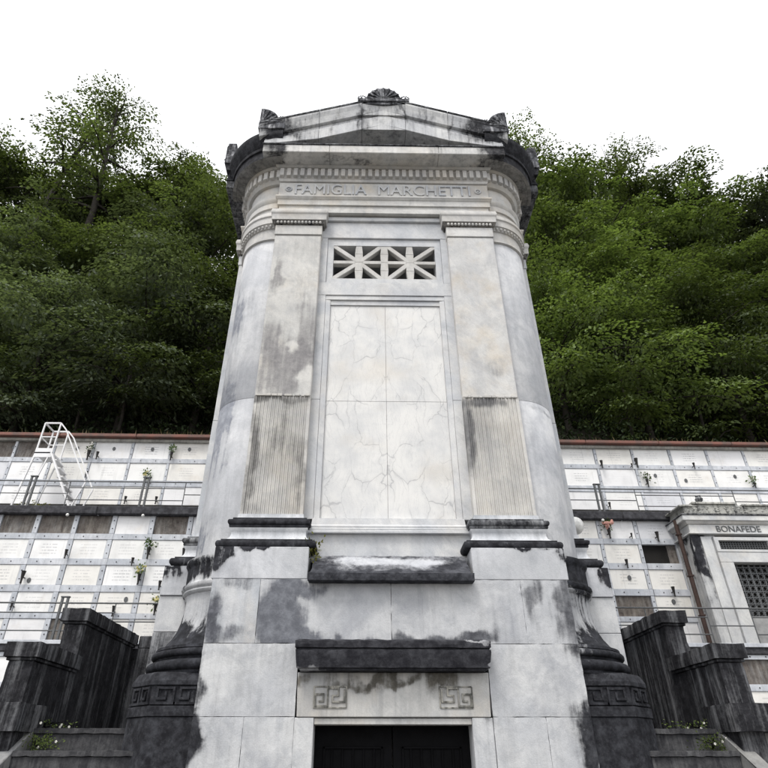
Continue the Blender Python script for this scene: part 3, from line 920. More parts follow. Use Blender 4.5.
m_step = stone('step_stone', base=(.15, .15, .15), cloud=(.10, .10, .105), dark=(.03, .03, .034), stain=.1, streak=.3, mid=(.075, .075, .078), vein=0, bump=.8)
m_curb = stone('curb_stone', base=(.27, .27, .26), cloud=(.19, .19, .19), dark=(.05, .05, .05), stain=-.7, streak=.2, vein=0, bump=.8, edge=.3)
XI = -3.45
for side, word in ((-1, 'left'), (1, 'right')):
    st = thing('staircase', 'dark stone staircase climbing beside the %s corner plinth of the chapel' % word, 'stairs', (0, 0, 0), group='stairs flanking the chapel')
    for k in range(10):
        z1 = 1.99 - .206 * k
        y0 = 7.27 - .33 * k
        y1 = 9.84 if k == 0 else y0 + .33
        g = G()
        mbox(g, side, XI, -1.9, y0 - .025, y1 - .025, z1 - .05, z1)
        o = obj('tread', rough(g.mesh('tread'), .05, .003), m_step, st)
        g = G()
        mbox(g, side, XI, -1.9, y0, y1 + .2, max(0, z1 - .206), z1 - .052)
        o = obj('riser', g.mesh('riser', .004), m_step, st)
    # sloping curb
    g = G()
    xa, xb = sorted((mirror(XI - .17, side), mirror(XI - .004, side)))
    sl = .206 / .33
    pts = [(7.32, 2.02), (4.0, 2.02 - 3.32 * sl), (4.0, 0), (7.32, 0)]
    g.loft([[(xa, y, z) for y, z in pts], [(xb, y, z) for y, z in pts]])
    obj('sloping_curb', g.mesh('sloping_curb', .008), m_curb, st)

    pr = thing('stair_parapet', 'stepped black weathered stone parapet with coping on the %s stairs' % word, 'parapet', (0, 0, 0), group='parapets of the stairs')
    # two piers, each die + coping, stepping up away from the viewer
    for (y0, y1, z0, z1, wd) in ((6.93, 8.0, 1.2, 2.785, .36), (7.93, 9.84, 1.2, 3.335, .34)):
        g = G()
        mbox(g, side, XI - wd + .04, XI - .05, y0, y1, z0, z1 - .185)
        obj('pier', rough(g.mesh('pier')), M['wall_dark'], pr)
        g = G()
        mbox(g, side, XI - wd + .02, XI - .03, y0 - .02, y1, z1 - .183, z1 - .155)
        obj('coping_fillet', g.mesh('coping_fillet', .005), M['wall_dark'], pr)
        g = G()
        mbox(g, side, XI - wd - .01, XI, y0 - .05, y1, z1 - .153, z1)
        obj('coping', rough(g.mesh('coping')), M['wall_dark'], pr)
    # cross wall at the landing
    g = G()
    mbox(g, side, XI - .3, -2.3, 9.845, 10.1, 0, 3.15)
    obj('landing_wall', g.mesh('landing_wall', .006), M['wall_dark'], pr)
    g = G()
    mbox(g, side, XI + .004, -2.3, 9.845, 10.12, 3.153, 3.33)
    obj('coping', g.mesh('coping', .01), M['wall_dark'], pr)
    rw = thing('retaining_wall', 'low grey retaining wall with black coping %s of the stairs' % word, 'wall', (0, 0, 0), group='retaining walls beside the stairs')
    g = G()
    mbox(g, side, -9.0, XI - .06, 7.06, 7.4, 0, 1.945)
    obj('wall_face', g.mesh('wall_face', .004), M['concrete'], rw)
    for k in range(4):
        g = G()
        mbox(g, side, XI - .002 - 1.35 * (k + 1) + .004, XI - .002 - 1.35 * k, 6.83, 7.42, 1.948, 2.205)
        obj('coping', rough(g.mesh('coping')), M['wall_dark'], rw)
for side in (-1, 1):
    g = G()
    mbox(g, side, -60, XI - .4, 7.35, 14.0, -.5, 1.9)
    struct('upper_court', g.mesh('upper_court'), M['ground'])

# =================================================================== BURIAL NICHE BUILDING
m_plaque = []
for i, (b, t) in enumerate((((.82, .82, .81), .5), ((.80, .80, .81), .1), ((.80, .79, .76), .8), ((.66, .67, .70), .6), ((.80, .785, .75), .6), ((.85, .85, .85), .9))):
    m = NT('plaque_marble')
    raw, c = m.coords(True)
    n1 = m.noise(c, 3.0, 6, .6)
    col = m.mix(m.smooth(n1, .4, .75), b, tuple(x * .86 for x in b))
    nw = m.noise(m.vmath('ADD', c, (5, 5, 5)), 2.2, 5, .6)
    col = m.mix(m.math('MULTIPLY', m.smooth(nw, .55, .8), .35), col, (.55, .48, .38))
    # worn engraved lines in the middle of the plate
    sep = m.node('SeparateXYZ')
    m.link(raw, sep.inputs[0])
    zz = m.math('MULTIPLY', sep.outputs[2], 15.0)
    line = m.smooth(m.math('ABSOLUTE', m.math('SUBTRACT', m.math('FRACT', zz), .5)), .22, .16)
    cbx = m.node('CombineXYZ')
    m.link(m.math('MULTIPLY', sep.outputs[0], 34), cbx.inputs[0])
    m.link(m.math('FLOOR', zz), cbx.inputs[2])
    oi = m.node('ObjectInfo')
    m.link(m.math('MULTIPLY', oi.outputs['Random'], 99), cbx.inputs[1])
    gl = m.smooth(m.noise(cbx.outputs[0], 1.0, 2), .42, .5)
    inx = m.smooth(m.math('ABSOLUTE', sep.outputs[0]), .2, .15)
    inz = m.smooth(m.math('ABSOLUTE', m.math('SUBTRACT', sep.outputs[2], .0)), .12, .10)
    msk = m.math('MULTIPLY', m.math('MULTIPLY', line, gl), m.math('MULTIPLY', inx, inz))
    col = m.mix(m.math('MULTIPLY', msk, t * .55), col, (.28, .28, .30))
    # drip marks
    ns = m.noise(m.vmath('MULTIPLY', c, (14, 14, .8)), 1.0, 5, .6)
    col = m.mix(m.math('MULTIPLY', m.smooth(ns, .56, .8), .4), col, (.36, .36, .36))
    m_plaque.append(m.finish(col, .45, .4, n1, .004, .2))
m_strip = stone('frame_marble', base=(.68, .70, .74), cloud=(.52, .55, .60), dark=(.22, .23, .25), stain=-.8, streak=.3, rnd=True, edge=.3, sscale=4, bump=.2)
m_cem = stone('rough_cement', base=(.34, .33, .31), cloud=(.22, .20, .18), dark=(.06, .05, .045), stain=-.05, streak=.6, rnd=True, edge=.35, sscale=4, warm=.4)
m_slab = stone('walkway_slab', base=(.17, .18, .20), cloud=(.09, .095, .105), dark=(.03, .03, .034), stain=.5, streak=.3, edge=.3)
m_red = plain('red_gutter', (.20, .085, .065), .7, 0, .45, 3, .3, rnd=False, col2=(.11, .075, .065))
m_plaster = stone('stained_plaster', base=(.52, .51, .47), cloud=(.38, .37, .34), dark=(.10, .10, .09), stain=-.5, streak=.6, edge=.35)
m_stud = plain('stud_metal', (.05, .05, .055), .5, .5)
BR = R(.7)
bld = thing('burial_niche_building', 'long terraced burial wall of white marble niches with red roof edge behind the chapel', 'burial wall', (0, 13, 0), BR)


def bp(name, g, mat, bevel=0, loc=(0, 0, 0), parent=None, smooth=None):
    return obj(name, g.mesh(name, bevel, smooth) if isinstance(g, G) else g, mat, parent or bld, loc)


UY, US = 1.2, 14.2 / 13          # the upper storey stands 1.2 m farther back
uz = lambda z: 1.7 + (z - 1.7) * US
bp('back_wall', G().box(-14, 14, .07, 2.2, 0, 6.36), m_plaster)
bp('upper_wall', G().box(-15, 15, UY + .07, 2.2, 6.36, 8.82), m_plaster)
bp('fascia', G().box(-15, 15, UY - .10, UY + .5, 8.822, 8.90), m_plaster, .01)
for k in range(14):
    bp('roof_edge', G().box(-14 + 2 * k + .006, -12 + 2 * k - .006, UY - .22, UY + .8, 8.903, 8.995), m_red, .012)
rp = random.Random(11)
pl_mesh = {}
studs = G()


GYO = 0.0


def plaque(x0, wdt, z0, h, kind):
    """one closing slab (or the rough cement of a niche without its slab)"""
    cx, cz = x0 + wdt / 2, z0 + h / 2
    if kind == 'open':
        o = bp('niche_shade_sheet', G().box(-wdt / 2, wdt / 2, .055, .068, -h / 2, h / 2), M['void'], 0, (cx, GYO, cz))  # flat dark sheet paints the shade of an open niche on the wall
        return o
    key = (round(wdt, 2), round(h, 2), kind)
    dep = .075 if kind == 'cement' else 0
    if key not in pl_mesh:
        pl_mesh[key] = G().box(-wdt / 2, wdt / 2, 0, .05, -h / 2, h / 2).mesh('niche_plaque', 0 if kind == 'cement' else .006)
    o = obj('niche_plaque', pl_mesh[key], m_cem if kind == 'cement' else None, bld, (cx, GYO + dep - rp.uniform(0, .008) - (.012 if kind != 'cement' else .06), cz))
    if kind != 'cement':
        if not o.data.materials:
            o.data.materials.append(m_plaque[0])
        o.material_slots[0].link = 'OBJECT'
        o.material_slots[0].material = rp.choice(m_plaque)
    return o


def grid(cols, wdt, rows, hts, special, xlo, xhi):
    """rows of plaques with proud frame strips between them"""
    zs = sorted(rows)
    for zi, z0 in enumerate(zs):
        for c in cols:
            plaque(c, wdt, z0, hts, special.get((round(c, 2), round(z0, 2)), 'slab'))
    for c in cols:
        for z0 in zs:
            nx = c + wdt
            gap = pitch_gap
            k = ('v', round(gap, 3), round(hts, 3))
            if k not in pl_mesh:
                pl_mesh[k] = G().box(.008, gap - .008, -.03, .06, .002, hts - .002).mesh('frame_strip', .004)
            obj('frame_strip', pl_mesh[k], m_strip, bld, (nx, GYO, z0))
            for dz in (.12, .3):
                studs.sphere((nx + gap / 2, GYO - .034, z0 + dz), .014, 6, 4, (1, .5, 1))
    for zi, z0 in enumerate(zs):
        zt = zs[zi + 1] if zi + 1 < len(zs) else z0 + hts + .1
        a = z0 + hts
        for c in cols:
            k = ('h', round(wdt + pitch_gap, 3), round(zt - a, 3))
            if k not in pl_mesh:
                pl_mesh[k] = G().box(.002, wdt + pitch_gap - .002, -.034, .06, .003, zt - a - .003).mesh('frame_strip', .004)
            obj('frame_strip', pl_mesh[k], m_strip, bld, (c, GYO, a))
            for dx in (.2, .5):
                studs.sphere((c + dx * wdt / .73, GYO - .038, (a + zt) / 2), .014, 6, 4, (1, .5, 1))


rows_low = [3.74, 4.275, 4.84, 5.40, 5.955]
spec = {}
colsL = [-4.69 - .852 * k for k in range(-2, 7)]
for c in (-8.10, -7.25, -6.39, -4.69):
    spec[(round(min(colsL, key=lambda q: abs(q - c)), 2), 5.96)] = 'cement'
    spec[(round(min(colsL, key=lambda q: abs(q - c)), 2), 5.95)] = 'cement'
spec[(round(colsL[4], 2), 3.74)] = 'cement'
pitch_gap = .122
grid(colsL, .73, rows_low, .42, spec, -9, -3)
pitch_gap = .09
colsR = [3.74, 4.60, 5.46, 6.33]
spec = {(6.33, 5.40): 'open', (5.46, 4.28): 'cement', (5.46, 4.27): 'cement'}
grid(colsR, .77, rows_low, .42, spec, 3, 7)
# flat cement strip over the dark sheet stands for the niche's lit side cheek
bp('niche_cheek', G().box(6.90, 7.10, .03, .054, 5.40, 5.82), m_cem)
GYO = UY
rows_up = [uz(6.64), uz(7.24), uz(7.80)]
pitch_gap = .08
colsU = [-4.62 * US - .93 * US * k for k in range(-1, 6)]
spec = {(round(colsU[5], 2), round(rows_up[2], 2)): 'cement', (round(colsU[6], 2), round(rows_up[2], 2)): 'cement'}
grid(colsU, .93 * US - .08, rows_up, .44 * US, spec, -10, -3)
colsUR = [3.90 * US + .935 * US * k for k in range(0, 8)]
grid(colsUR, .935 * US - .08, rows_up, .44 * US, {}, 3, 11)
GYO = -.93
pitch_gap = .10
rows_b = [2.36, 2.90]
grid([-8.95, -8.1, -7.25, -6.4, -5.55], .75, rows_b, .42, {}, -9, -5)
grid([5.5, 6.35, 7.2, 8.05, 8.9], .75, rows_b, .42, {(7.2, 2.9): 'cement'}, 5, 10)
GYO = 0.0
bp('lower_wall', G().box(-14, 14, -.86, .07, 0, 3.40), m_plaster)
o = bp('stud', studs, m_stud)
o['kind'] = 'stuff'
# walkway slabs
for k in range(7):
    bp('walkway_slab', G().box(-14 + 4 * k, -14 + 4 * (k + 1) - .008, -.14, UY + .06, 6.37, 6.565), m_slab, .02)
for k in range(7):
    bp('lower_walkway_slab', G().box(-14 + 4 * k, -14 + 4 * (k + 1) - .008, -1.0, .06, 3.40, 3.585), m_slab, .02)
bp('slab_edge_strip', G().box(-14, 14, -1.03, -1.002, 3.53, 3.60), m_strip, .004)
# rusty drain pipe
m_rust = plain('rusty_pipe', (.06, .036, .030), .8, 0, .4, 14)
pipe = thing('drain_pipe', 'rusty brown drain pipe running down beside the small tomb front', 'pipe', (0, 13, 0), BR)
obj('pipe', G().tube([(7.0, -.45, 6.24), (7.0, -.45, 3.6)], .045, 10).mesh('pipe', 0, 40), m_rust, pipe)
for z in (5.9, 5.0, 4.2):
    obj('pipe_bracket', G().box(6.945, 7.055, -.50, -.40, z, z + .035).mesh('pipe_bracket', .004), m_rust, pipe)
pipe2 = thing('drain_pipe', 'rusty brown drain pipe at the far left end of the niches below the walkway', 'pipe', (0, 13, 0), BR)
obj('pipe', G().tube([(-8.30, -.2, 6.36), (-8.30, -.2, 3.6)], .045, 10).mesh('pipe', 0, 40), m_rust, pipe2)
obj('pipe_bracket', G().box(-8.36, -8.24, -.22, .06, 5.5, 5.53).mesh('pipe_bracket', .004), m_rust, pipe2)
# small white lamps under the slab
for i, (x, wd) in enumerate(((-7.9, 'at the far left end of the walkway'), (-6.36, 'left of the middle dark niche'), (-4.75, 'nearest the chapel on its left'), (5.28, 'above the pink flowers right of the chapel'), (6.9, 'beside the small tomb and its drain pipe'))):
    l = thing('niche_lamp', 'tiny white round lamp under the walkway edge ' + wd, 'lamp', (0, 13, 0), BR, 'tiny lamps under the walkway')
    obj('lamp_globe', G().sphere((x * 1.04, -.17, 6.33), .035, 10, 8).mesh('lamp_globe', 0, 80), plain('lamp_white', (.8, .8, .78), .3), l)
    obj('lamp_socket', G().box(x * 1.04 - .015, x * 1.04 + .015, -.16, -.12, 6.33, 6.37).mesh('lamp_socket'), M['iron'], l)
g = thing('globe_lamp', 'large white globe lamp on a short arm just right of the chapel shaft', 'lamp', (4.50, 12.05, 5.90))
obj('lamp_globe', G().sphere((0, 0, 0), .19, 20, 14).mesh('lamp_globe', 0, 80), plain('globe_white', (.82, .82, .8), .3), g)
obj('lamp_arm', G().tube([(0, .0, -.18), (0, .05, -.3), (0, .5, -.34), (0, 1.0, -.34)], .018, 8).mesh('lamp_arm', 0, 60), M['iron'], g)


# ------------------------------------------------------------------ railings
def railing(label, x0, x1, z0, h, posts, fine, y=-.93, rails=((1.0, 0), (.5, 1))):
    t = thing('railing', label, 'railing', (0, 13, 0), BR, 'walkway railings')
    obj('rail', G().tube([(x0, y, z0 + h), (x1, y, z0 + h)], .016, 8).mesh('rail', 0, 60), M['iron'], t)
    cuts = [x0] + sorted(fine) + [x1]
    for i in range(len(cuts) - 1):
        a, b = cuts[i], cuts[i + 1]
        for f in ((.5,) if i % 2 == 0 else (.74, .26)):
            obj('rail', G().tube([(a, y, z0 + h * f), (b, y, z0 + h * f)], .012, 8).mesh('rail', 0, 60), M['iron'], t)
    for p in fine:
        obj('post', G().tube([(p, y, z0), (p, y, z0 + h)], .011, 8).mesh('post', 0, 60), M['iron'], t)
    for p in posts:
        po = obj('post', G().box(p - .075, p - .03, y - .02, y + .02, z0, z0 + h + .1).box(p + .03, p + .075, y - .02, y + .02, z0, z0 + h + .1).mesh('post', .004), M['iron'], t)
        obj('post_cap', G().box(p - .085, p + .085, y - .03, y + .03, z0 + h + .1, z0 + h + .125).mesh('post_cap', .003), M['iron'], po)
    return t


railing('thin grey railing of the upper walkway left of the chapel', -10.2, -3.1, 6.565, .61, (-7.67, -5.06), (-6.80, -4.14), y=-.08)
railing('thin grey railing of the upper walkway right of the chapel', 3.1, 11.2, 6.565, .57, (5.56,), (6.44, 8.8), y=-.08)
railing('thin grey railing of the lower walkway left of the chapel', -9.6, -2.9, 3.6, .68, (-5.80,), (-7.3, -4.8))
railing('thin grey railing of the lower walkway before the small tomb', 2.9, 10.5, 3.6, .66, (), (5.6, 6.83, 7.72))

# =================================================================== SMALL TOMB FRONT ON THE RIGHT
tomb = thing('family_tomb_front', 'small white marble tomb front with lettered frieze and iron grille door', 'tomb', (0, 13, 0), BR)
m_tw = stone('tomb_marble', base=(.68, .68, .66), cloud=(.56, .57, .58), stain=-1.2, streak=.12, warm=.3, seed=51)
m_ts = stone('tomb_marble_stained', base=(.66, .66, .65), cloud=(.52, .53, .54), stain=-.5, streak=.5, seed=52, edge=.2, sscale=4,
             spots=[(7.25, -.75, 5.4, .16, 1, .9, 1.0), (7.15, -.75, 6.05, .2, 1, .4, 1.2)])
m_to = stone('tomb_ornament_marble', base=(.64, .63, .58), cloud=(.45, .45, .42), stain=-.3, streak=.3, seed=53, edge=.2, sscale=7)
TY = -.72


def tp(name, g, mat, bevel=.006, parent=None, smooth=None):
    return obj(name, g.mesh(name, bevel, smooth), mat, parent or tomb)


tp('wall', G().box(7.12, 7.66, TY + .06, .05, 3.6, 5.84), m_ts)
tp('wall', G().box(8.98, 10.6, TY + .06, .05, 3.6, 5.84), m_tw)
tp('corner_pilaster', G().box(7.10, 7.30, TY + .02, TY + .12, 3.6, 5.84), m_ts)
tp('side_slab', G().box(7.325, 7.56, TY + .03, TY + .1, 3.6, 5.80), m_tw)
tp('door_jamb', G().box(7.585, 7.86, TY, TY + .3, 3.6, 5.24), m_tw)
tp('door_jamb', G().box(8.80, 8.98, TY, TY + .3, 3.6, 5.24), m_tw)
tp('door_head', G().box(7.585, 8.98, TY, TY + .3, 5.243, 5.46), m_tw)
tp('vent_frame', G().box(7.585, 7.67, TY - .01, TY + .2, 5.463, 5.78).box(8.76, 8.98, TY - .01, TY + .2, 5.463, 5.78).box(7.67, 8.76, TY - .01, TY + .2, 5.463, 5.51).box(7.67, 8.76, TY - .01, TY + .2, 5.71, 5.78), m_tw, 0)
vent = tp('vent', G().box(7.67, 8.76, TY + .12, TY + .16, 5.51, 5.71), M['void'], 0)
for k in range(5):
    z = 5.53 + k * .04
    tp('vent_bar', G().box(7.67, 8.76, TY + .05, TY + .065, z, z + .012), M['iron'], 0, vent)
g = G()
for k in range(18):
    x = 7.72 + k * .058
    g.box(x - .006, x + .006, TY + .045, TY + .06, 5.515, 5.705)
tp('vent_lattice', g, M['iron'], 0, vent)
dr = tp('grille_door', G().box(7.86, 8.80, TY + .22, TY + .25, 3.6, 5.24), M['void'], 0)
for k in range(8):
    x = 7.88 + k * .128
    tp('grille_bar', G().box(x - (.012 if k % 3 else .02), x + (.012 if k % 3 else .02), TY + .17, TY + .19, 3.6, 5.24), M['iron'], 0, dr)
for k in range(13):
    z = 3.68 + k * .125
    tp('grille_bar', G().box(7.86, 8.80, TY + .165, TY + .185, z - .01, z + .01), M['iron'], 0, dr)
g = G()
for a in range(7):
    for b in range(12):
        cx, cz = 7.944 + a * .128, 3.743 + b * .125
        ring = [(cx + .042 * math.cos(t), TY + .178, cz + .042 * math.sin(t)) for t in [q * math.pi / 5 for q in range(11)]]
        g.tube(ring, .007, 4)
tp('grille_scrolls', g, M['iron'], 0, dr)['kind'] = 'stuff'
tp('kick_plate', G().box(7.86, 8.80, TY + .16, TY + .2, 3.6, 4.18), M['concrete'], .004, dr)
tp('architrave', G().mould(7.10, 10.6, TY, 0, [(.0, 5.842), (.03, 5.85), (.03, 5.875), (0, 5.88)]), m_tw, 0)
fz = tp('frieze', G().box(7.12, 10.6, TY + .01, .05, 5.882, 6.06), m_tw)
tp('bed_moulding', G().mould(7.10, 10.6, TY, 0, [(.0, 6.062), (.02, 6.08), (.04, 6.12), (.045, 6.13)]), M['marble_warm'], 0)
tp('cornice', G().box(7.0, 10.6, TY - .07, .05, 6.133, 6.25), m_tw, .01)
tp('cornice_cap', G().box(6.98, 10.6, TY - .09, .05, 6.253, 6.275), M['crust_patchy'], .006)
pp = tp('carved_parapet', G().box(7.08, 8.36, TY - .05, -.1, 6.292, 6.50).box(8.36, 10.6, TY - .05, -.1, 6.292, 6.47), m_to, .008)
g = G()
rs = random.Random(8)
for k in range(150):
    x = rs.uniform(7.12, 10.4)
    z = rs.uniform(6.31, 6.47)
    g.sphere((x, TY - .05, z), rs.uniform(.014, .035), 6, 4, (rs.uniform(.7, 1.6), .5, rs.uniform(.6, 1.1)))
o = tp('carved_leaves', g, m_to, 0, pp, 60)
o['kind'] = 'stuff'
tp('parapet_cap', G().box(7.30, 8.30, TY - .09, -.1, 6.503, 6.55), m_to, .006)
tp('parapet_cap', G().box(6.98, 7.298, TY - .09, -.1, 6.44, 6.475), m_to, .006)
tp('parapet_cap', G().box(8.42, 10.6, TY - .09, -.1, 6.472, 6.51), m_to, .006)
me = text_mesh('BONAFEDE', .98, .135, .015, 'inscription')
obj('inscription', me, M['iron'], tomb, (7.72, TY + .01, 5.90))

# ------------------------------------------------------------------ white wheeled ladder on the upper walkway
m_lad = plain('white_enamel', (.78, .78, .79), .35, 0, .12, 8)
lad = thing('platform_ladder', 'white metal rolling platform ladder standing on the upper walkway', 'ladder', (-7.78, 13.45, 6.565))
lad.scale = (.98, 1.0, 1.03)


def lp(name, g, parent=None):
    return obj(name, g.mesh(name, .003), m_lad, parent or lad)


PZ, PT = 1.45, 2.28        # platform and guard-rail heights above the walkway
lp('platform', G().box(-.32, .12, -.25, .25, PZ, PZ + .04).box(-.32, .12, -.25, -.22, PZ - .1, PZ + .14))
for y in (-.23, .23):
    lp('leg', G().beam((-.30, y, PZ), (-.45, y * 1.1, 0), .04, .04))
    lp('leg', G().beam((.06, y, PZ), (-.22, y * 1.1, 0.02), .03, .03))
    lp('stringer', G().beam((.10, y, PZ + .02), (1.0, y, 0), .04, .09, up=(0, 1, 0)))
    lp('handrail', G().beam((.10, y, PT), (.28, y, PT - .18), .03).beam((.28, y, PT - .18), (1.15, y, .72), .03).beam((1.15, y, .72), (.95, y, .08), .03))
    lp('guard_post', G().beam((-.30, y, PZ), (-.30, y, PT), .035))
    lp('guard_post', G().beam((.10, y, PZ), (.10, y, PT), .035))
    lp('guard_rail', G().beam((-.30, y, PT), (.10, y, PT), .035))
    lp('guard_rail', G().beam((-.30, y, PZ + .45), (.10, y, PZ + .45), .025))
lp('guard_rail', G().beam((-.30, -.23, PT), (-.30, .23, PT), .035))
lp('guard_rail', G().beam((-.30, -.23, PZ + .45), (-.30, .23, PZ + .45), .025))
for k in range(6):
    f = (k + .7) / 6.6
    lp('tread', G().box(.10 + .9 * f - .07, .10 + .9 * f + .07, -.21, .21, PZ * (1 - f), PZ * (1 - f) + .025))
for y in (-.25, .25):
    o = obj('wheel', G().lathe((0, 0), [(.02, -.02), (.06, -.02), (.06, .02), (.02, .02)], n=14).mesh('wheel', 0, 40), M['iron'], lad, (-.45, y, .06))
    o.rotation_euler = (math.pi / 2, 0, 0)

# ------------------------------------------------------------------ vases and flowers on the niches
m_vase = plain('vase_bronze', (.035, .033, .032), .45, .5, .4, 20)


def leafmat(name, c0, c1, trans=.32):
    m = NT(name)
    gm = m.node('NewGeometry')
    oi = m.node('ObjectInfo')
    col = m.mix(gm.outputs['Random Per Island'], c0, c1)
    at = m.node('Attribute', attribute_name='tint')
    k = m.math('MULTIPLY', m.math('ADD', m.math('MULTIPLY', oi.outputs['Random'], .8), .6), at.outputs['Fac'])
    cb = m.node('CombineXYZ')
    for i in range(3):
        m.link(k, cb.inputs[i])
    col = m.mix(1.0, col, cb.outputs[0], 'MULTIPLY')
    m.finish(col, .65, .15)
    tr = m.node('BsdfTranslucent')
    m.link(m.mix(1.0, col, (1.25, 1.35, .6), 'MULTIPLY'), tr.inputs['Color'])
    mx = m.node('MixShader')
    mx.inputs[0].default_value = trans
    m.link(m.p.outputs[0], mx.inputs[1])
    m.link(tr.outputs[0], mx.inputs[2])
    m.link(mx.outputs[0], m.out.inputs['Surface'])
    return m.m


m_green = leafmat('stem_green', (.05, .09, .03), (.10, .14, .05))
petal = {'yellow': plain('yellow_petal', (.55, .50, .22), .6), 'white': plain('white_petal', (.75, .74, .68), .6), 'pink': plain('pink_petal', (.62, .33, .28), .6)}


def leaf_quads(P, N, D, L, W):
    """diamond leaves at points P with normals N, directions D, lengths L, widths W -> verts, quads"""
    n = len(P)
    S = np.cross(N, D)
    S /= np.linalg.norm(S, axis=1, keepdims=True) + 1e-9
    v = np.empty((n, 4, 3))
    v[:, 0] = P
    v[:, 1] = P + D * (L * .45)[:, None] + S * (W * .5)[:, None] - N * (W * .12)[:, None]
    v[:, 2] = P + D * L[:, None] - N * (L * .12)[:, None]
    v[:, 3] = P + D * (L * .45)[:, None] - S * (W * .5)[:, None] - N * (W * .12)[:, None]
    return v.reshape(-1, 3)


def quad_mesh(name, V, mat, tint=None):
    me = bpy.data.meshes.new(name)
    nv = len(V)
    me.vertices.add(nv)
    me.vertices.foreach_set('co', V.astype(np.float32).ravel())
    me.loops.add(nv)
    me.loops.foreach_set('vertex_index', np.arange(nv, dtype=np.int32))
    me.polygons.add(nv // 4)
    me.polygons.foreach_set('loop_start', np.arange(0, nv, 4, dtype=np.int32))
    me.update(calc_edges=True)
    at = me.attributes.new('tint', 'FLOAT', 'POINT')
    at.data.foreach_set('value', (np.ones(nv) if tint is None else tint).astype(np.float32))
    me.materials.append(mat)
    return me


def unit(a):
    return a / (np.linalg.norm(a, axis=-1, keepdims=True) + 1e-9)


def tuft(rn, n, rad, L, up=.4):
    P = rn.normal(size=(n, 3)) * np.array(rad) * .5
    D = unit(P + rn.normal(size=(n, 3)) * .1 + np.array([0, 0, up * rad[2]]))
    N = unit(rn.normal(size=(n, 3)) + np.array([0, -.6, .8]))
    l = L * rn.uniform(.6, 1.2, n)
    return leaf_quads(P, N, D, l, l * .5)


def vase(x, y, z, h, flowers, label, rn):
    t = thing('flower_vase' if flowers else 'grave_vase', label, 'vase', (x, y, z), BR, 'vases on the burial niches')
    h *= .8
    r = h * .17
    obj('vase_body', G().lathe((0, 0), [(.001, 0), (r * .55, .0), (r * .5, h * .06), (r * .42, h * .2), (r * .8, h * .65), (r * 1.0, h * .9), (r * 1.15, h), (r * .9, h * .98), (.001, h * .9)], n=10).mesh('vase_body', 0, 50), m_vase, t)
    obj('wall_bracket', G().box(-.012, .012, 0, .13, h * .5, h * .56).mesh('wall_bracket'), m_vase, t)
    if flowers:
        V = tuft(rn, 60, (.10, .07, .11), .07) + np.array([0, 0, h + .09])
        obj('leaves', quad_mesh('leaves', V, m_green), None, t)
        if flowers != 'green':
            g = G()
            for k in range(9 if flowers != 'pink' else 14):
                c = (rn.normal() * .055, -.04 + rn.normal() * .03, h + .10 + rn.normal() * .045)
                rr = rn.uniform(.014, .024) * (1.6 if flowers == 'pink' else 1)
                for q in range(5):
                    a = q * 1.257 + k
                    g.sphere((c[0] + rr * .7 * math.cos(a), c[1], c[2] + rr * .7 * math.sin(a)), rr * .62, 6, 4, (1, .5, 1))
                g.sphere((c[0], c[1] - rr * .3, c[2]), rr * .5, 6, 4)
            obj('blooms', g.mesh('blooms', 0, 60), petal[flowers], t)['kind'] = 'stuff'


rn = np.random.default_rng(4)
VS = [(-6.557, 7.70, .30, 'white', 'large vase of white flowers on the top niche row behind the ladder'),
      (-6.346, 7.72, .24, '', 'plain dark vase just right of the white flowers on the top niche row'),
      (-6.477, 7.25, .20, '', 'short dark lamp vase in the second niche row below the white flowers'),
      (-4.597, 7.72, .26, 'green', 'dark vase with a sprig on the top niche row nearest the chapel on the left'),
      (-5.084, 7.10, .20, 'yellow', 'vase of pale yellow flowers just above the upper railing'),
      (-5.434, 6.62, .22, '', 'slim dark vase behind the upper railing, left of the double post'),
      (-4.736, 6.62, .22, '', 'slim dark vase behind the upper railing, right of the double post'),
      (-6.428, 5.37, .24, '', 'black vase between the second and third plaque under the walkway'),
      (-4.665, 5.38, .30, 'green', 'tall black vase with green sprig under the walkway, left of the chapel'),
      (-7.196, 4.84, .32, '', 'tall black vase beside the arched plaque at the far left'),
      (-4.965, 5.22, .22, '', 'black tube vase above the small yellow bouquet left of the chapel'),
      (-4.752, 4.83, .28, 'yellow', 'black vase of small yellow flowers left of the chapel'),
      (-4.288, 4.72, .24, '', 'small dark vase right beside the chapel side block'),
      (-4.286, 4.22, .26, 'yellow', 'vase with yellow green bouquet at the lower railing by the chapel'),
      (-5.134, 4.19, .26, '', 'dark vase behind the lower railing above the stair parapet'),
      (-7.229, 4.30, .22, '', 'dark vase at the lower railing on the far left'),
      (-3.906, 5.42, .24, '', 'dark vase half hidden by the left pilaster base of the chapel side'),
      (5.785, 7.66, .24, '', 'dark vase on the top niche row nearest the chapel on the right'),
      (6.653, 7.68, .30, '', 'taller of two dark vases side by side on the top right niche row'),
      (6.52, 7.66, .15, '', 'shorter of two dark vases side by side on the top right niche row'),
      (6.791, 7.18, .24, 'green', 'dark vase with leaves on the second niche row right of the chapel'),
      (8.053, 7.66, .20, '', 'small dark vase on the top niche row above the small tomb'),
      (5.751, 6.62, .20, '', 'small dark vase behind the upper railing right of the chapel'),
      (5.593, 5.92, .30, 'pink', 'vase of pink flowers under the walkway right of the chapel'),
      (6.093, 5.92, .16, '', 'tiny dark vase right of the pink flowers'),
      (6.683, 5.86, .28, '', 'dark vase under the walkway beside the rusty drain pipe'),
      (5.835, 5.26, .24, '', 'dark vase left of the open black niche'),
      (6.717, 4.66, .26, '', 'dark vase low beside the rusty drain pipe'),
      (9.387, 7.18, .18, 'white', 'small vase of white flowers above the small tomb at the right edge')]
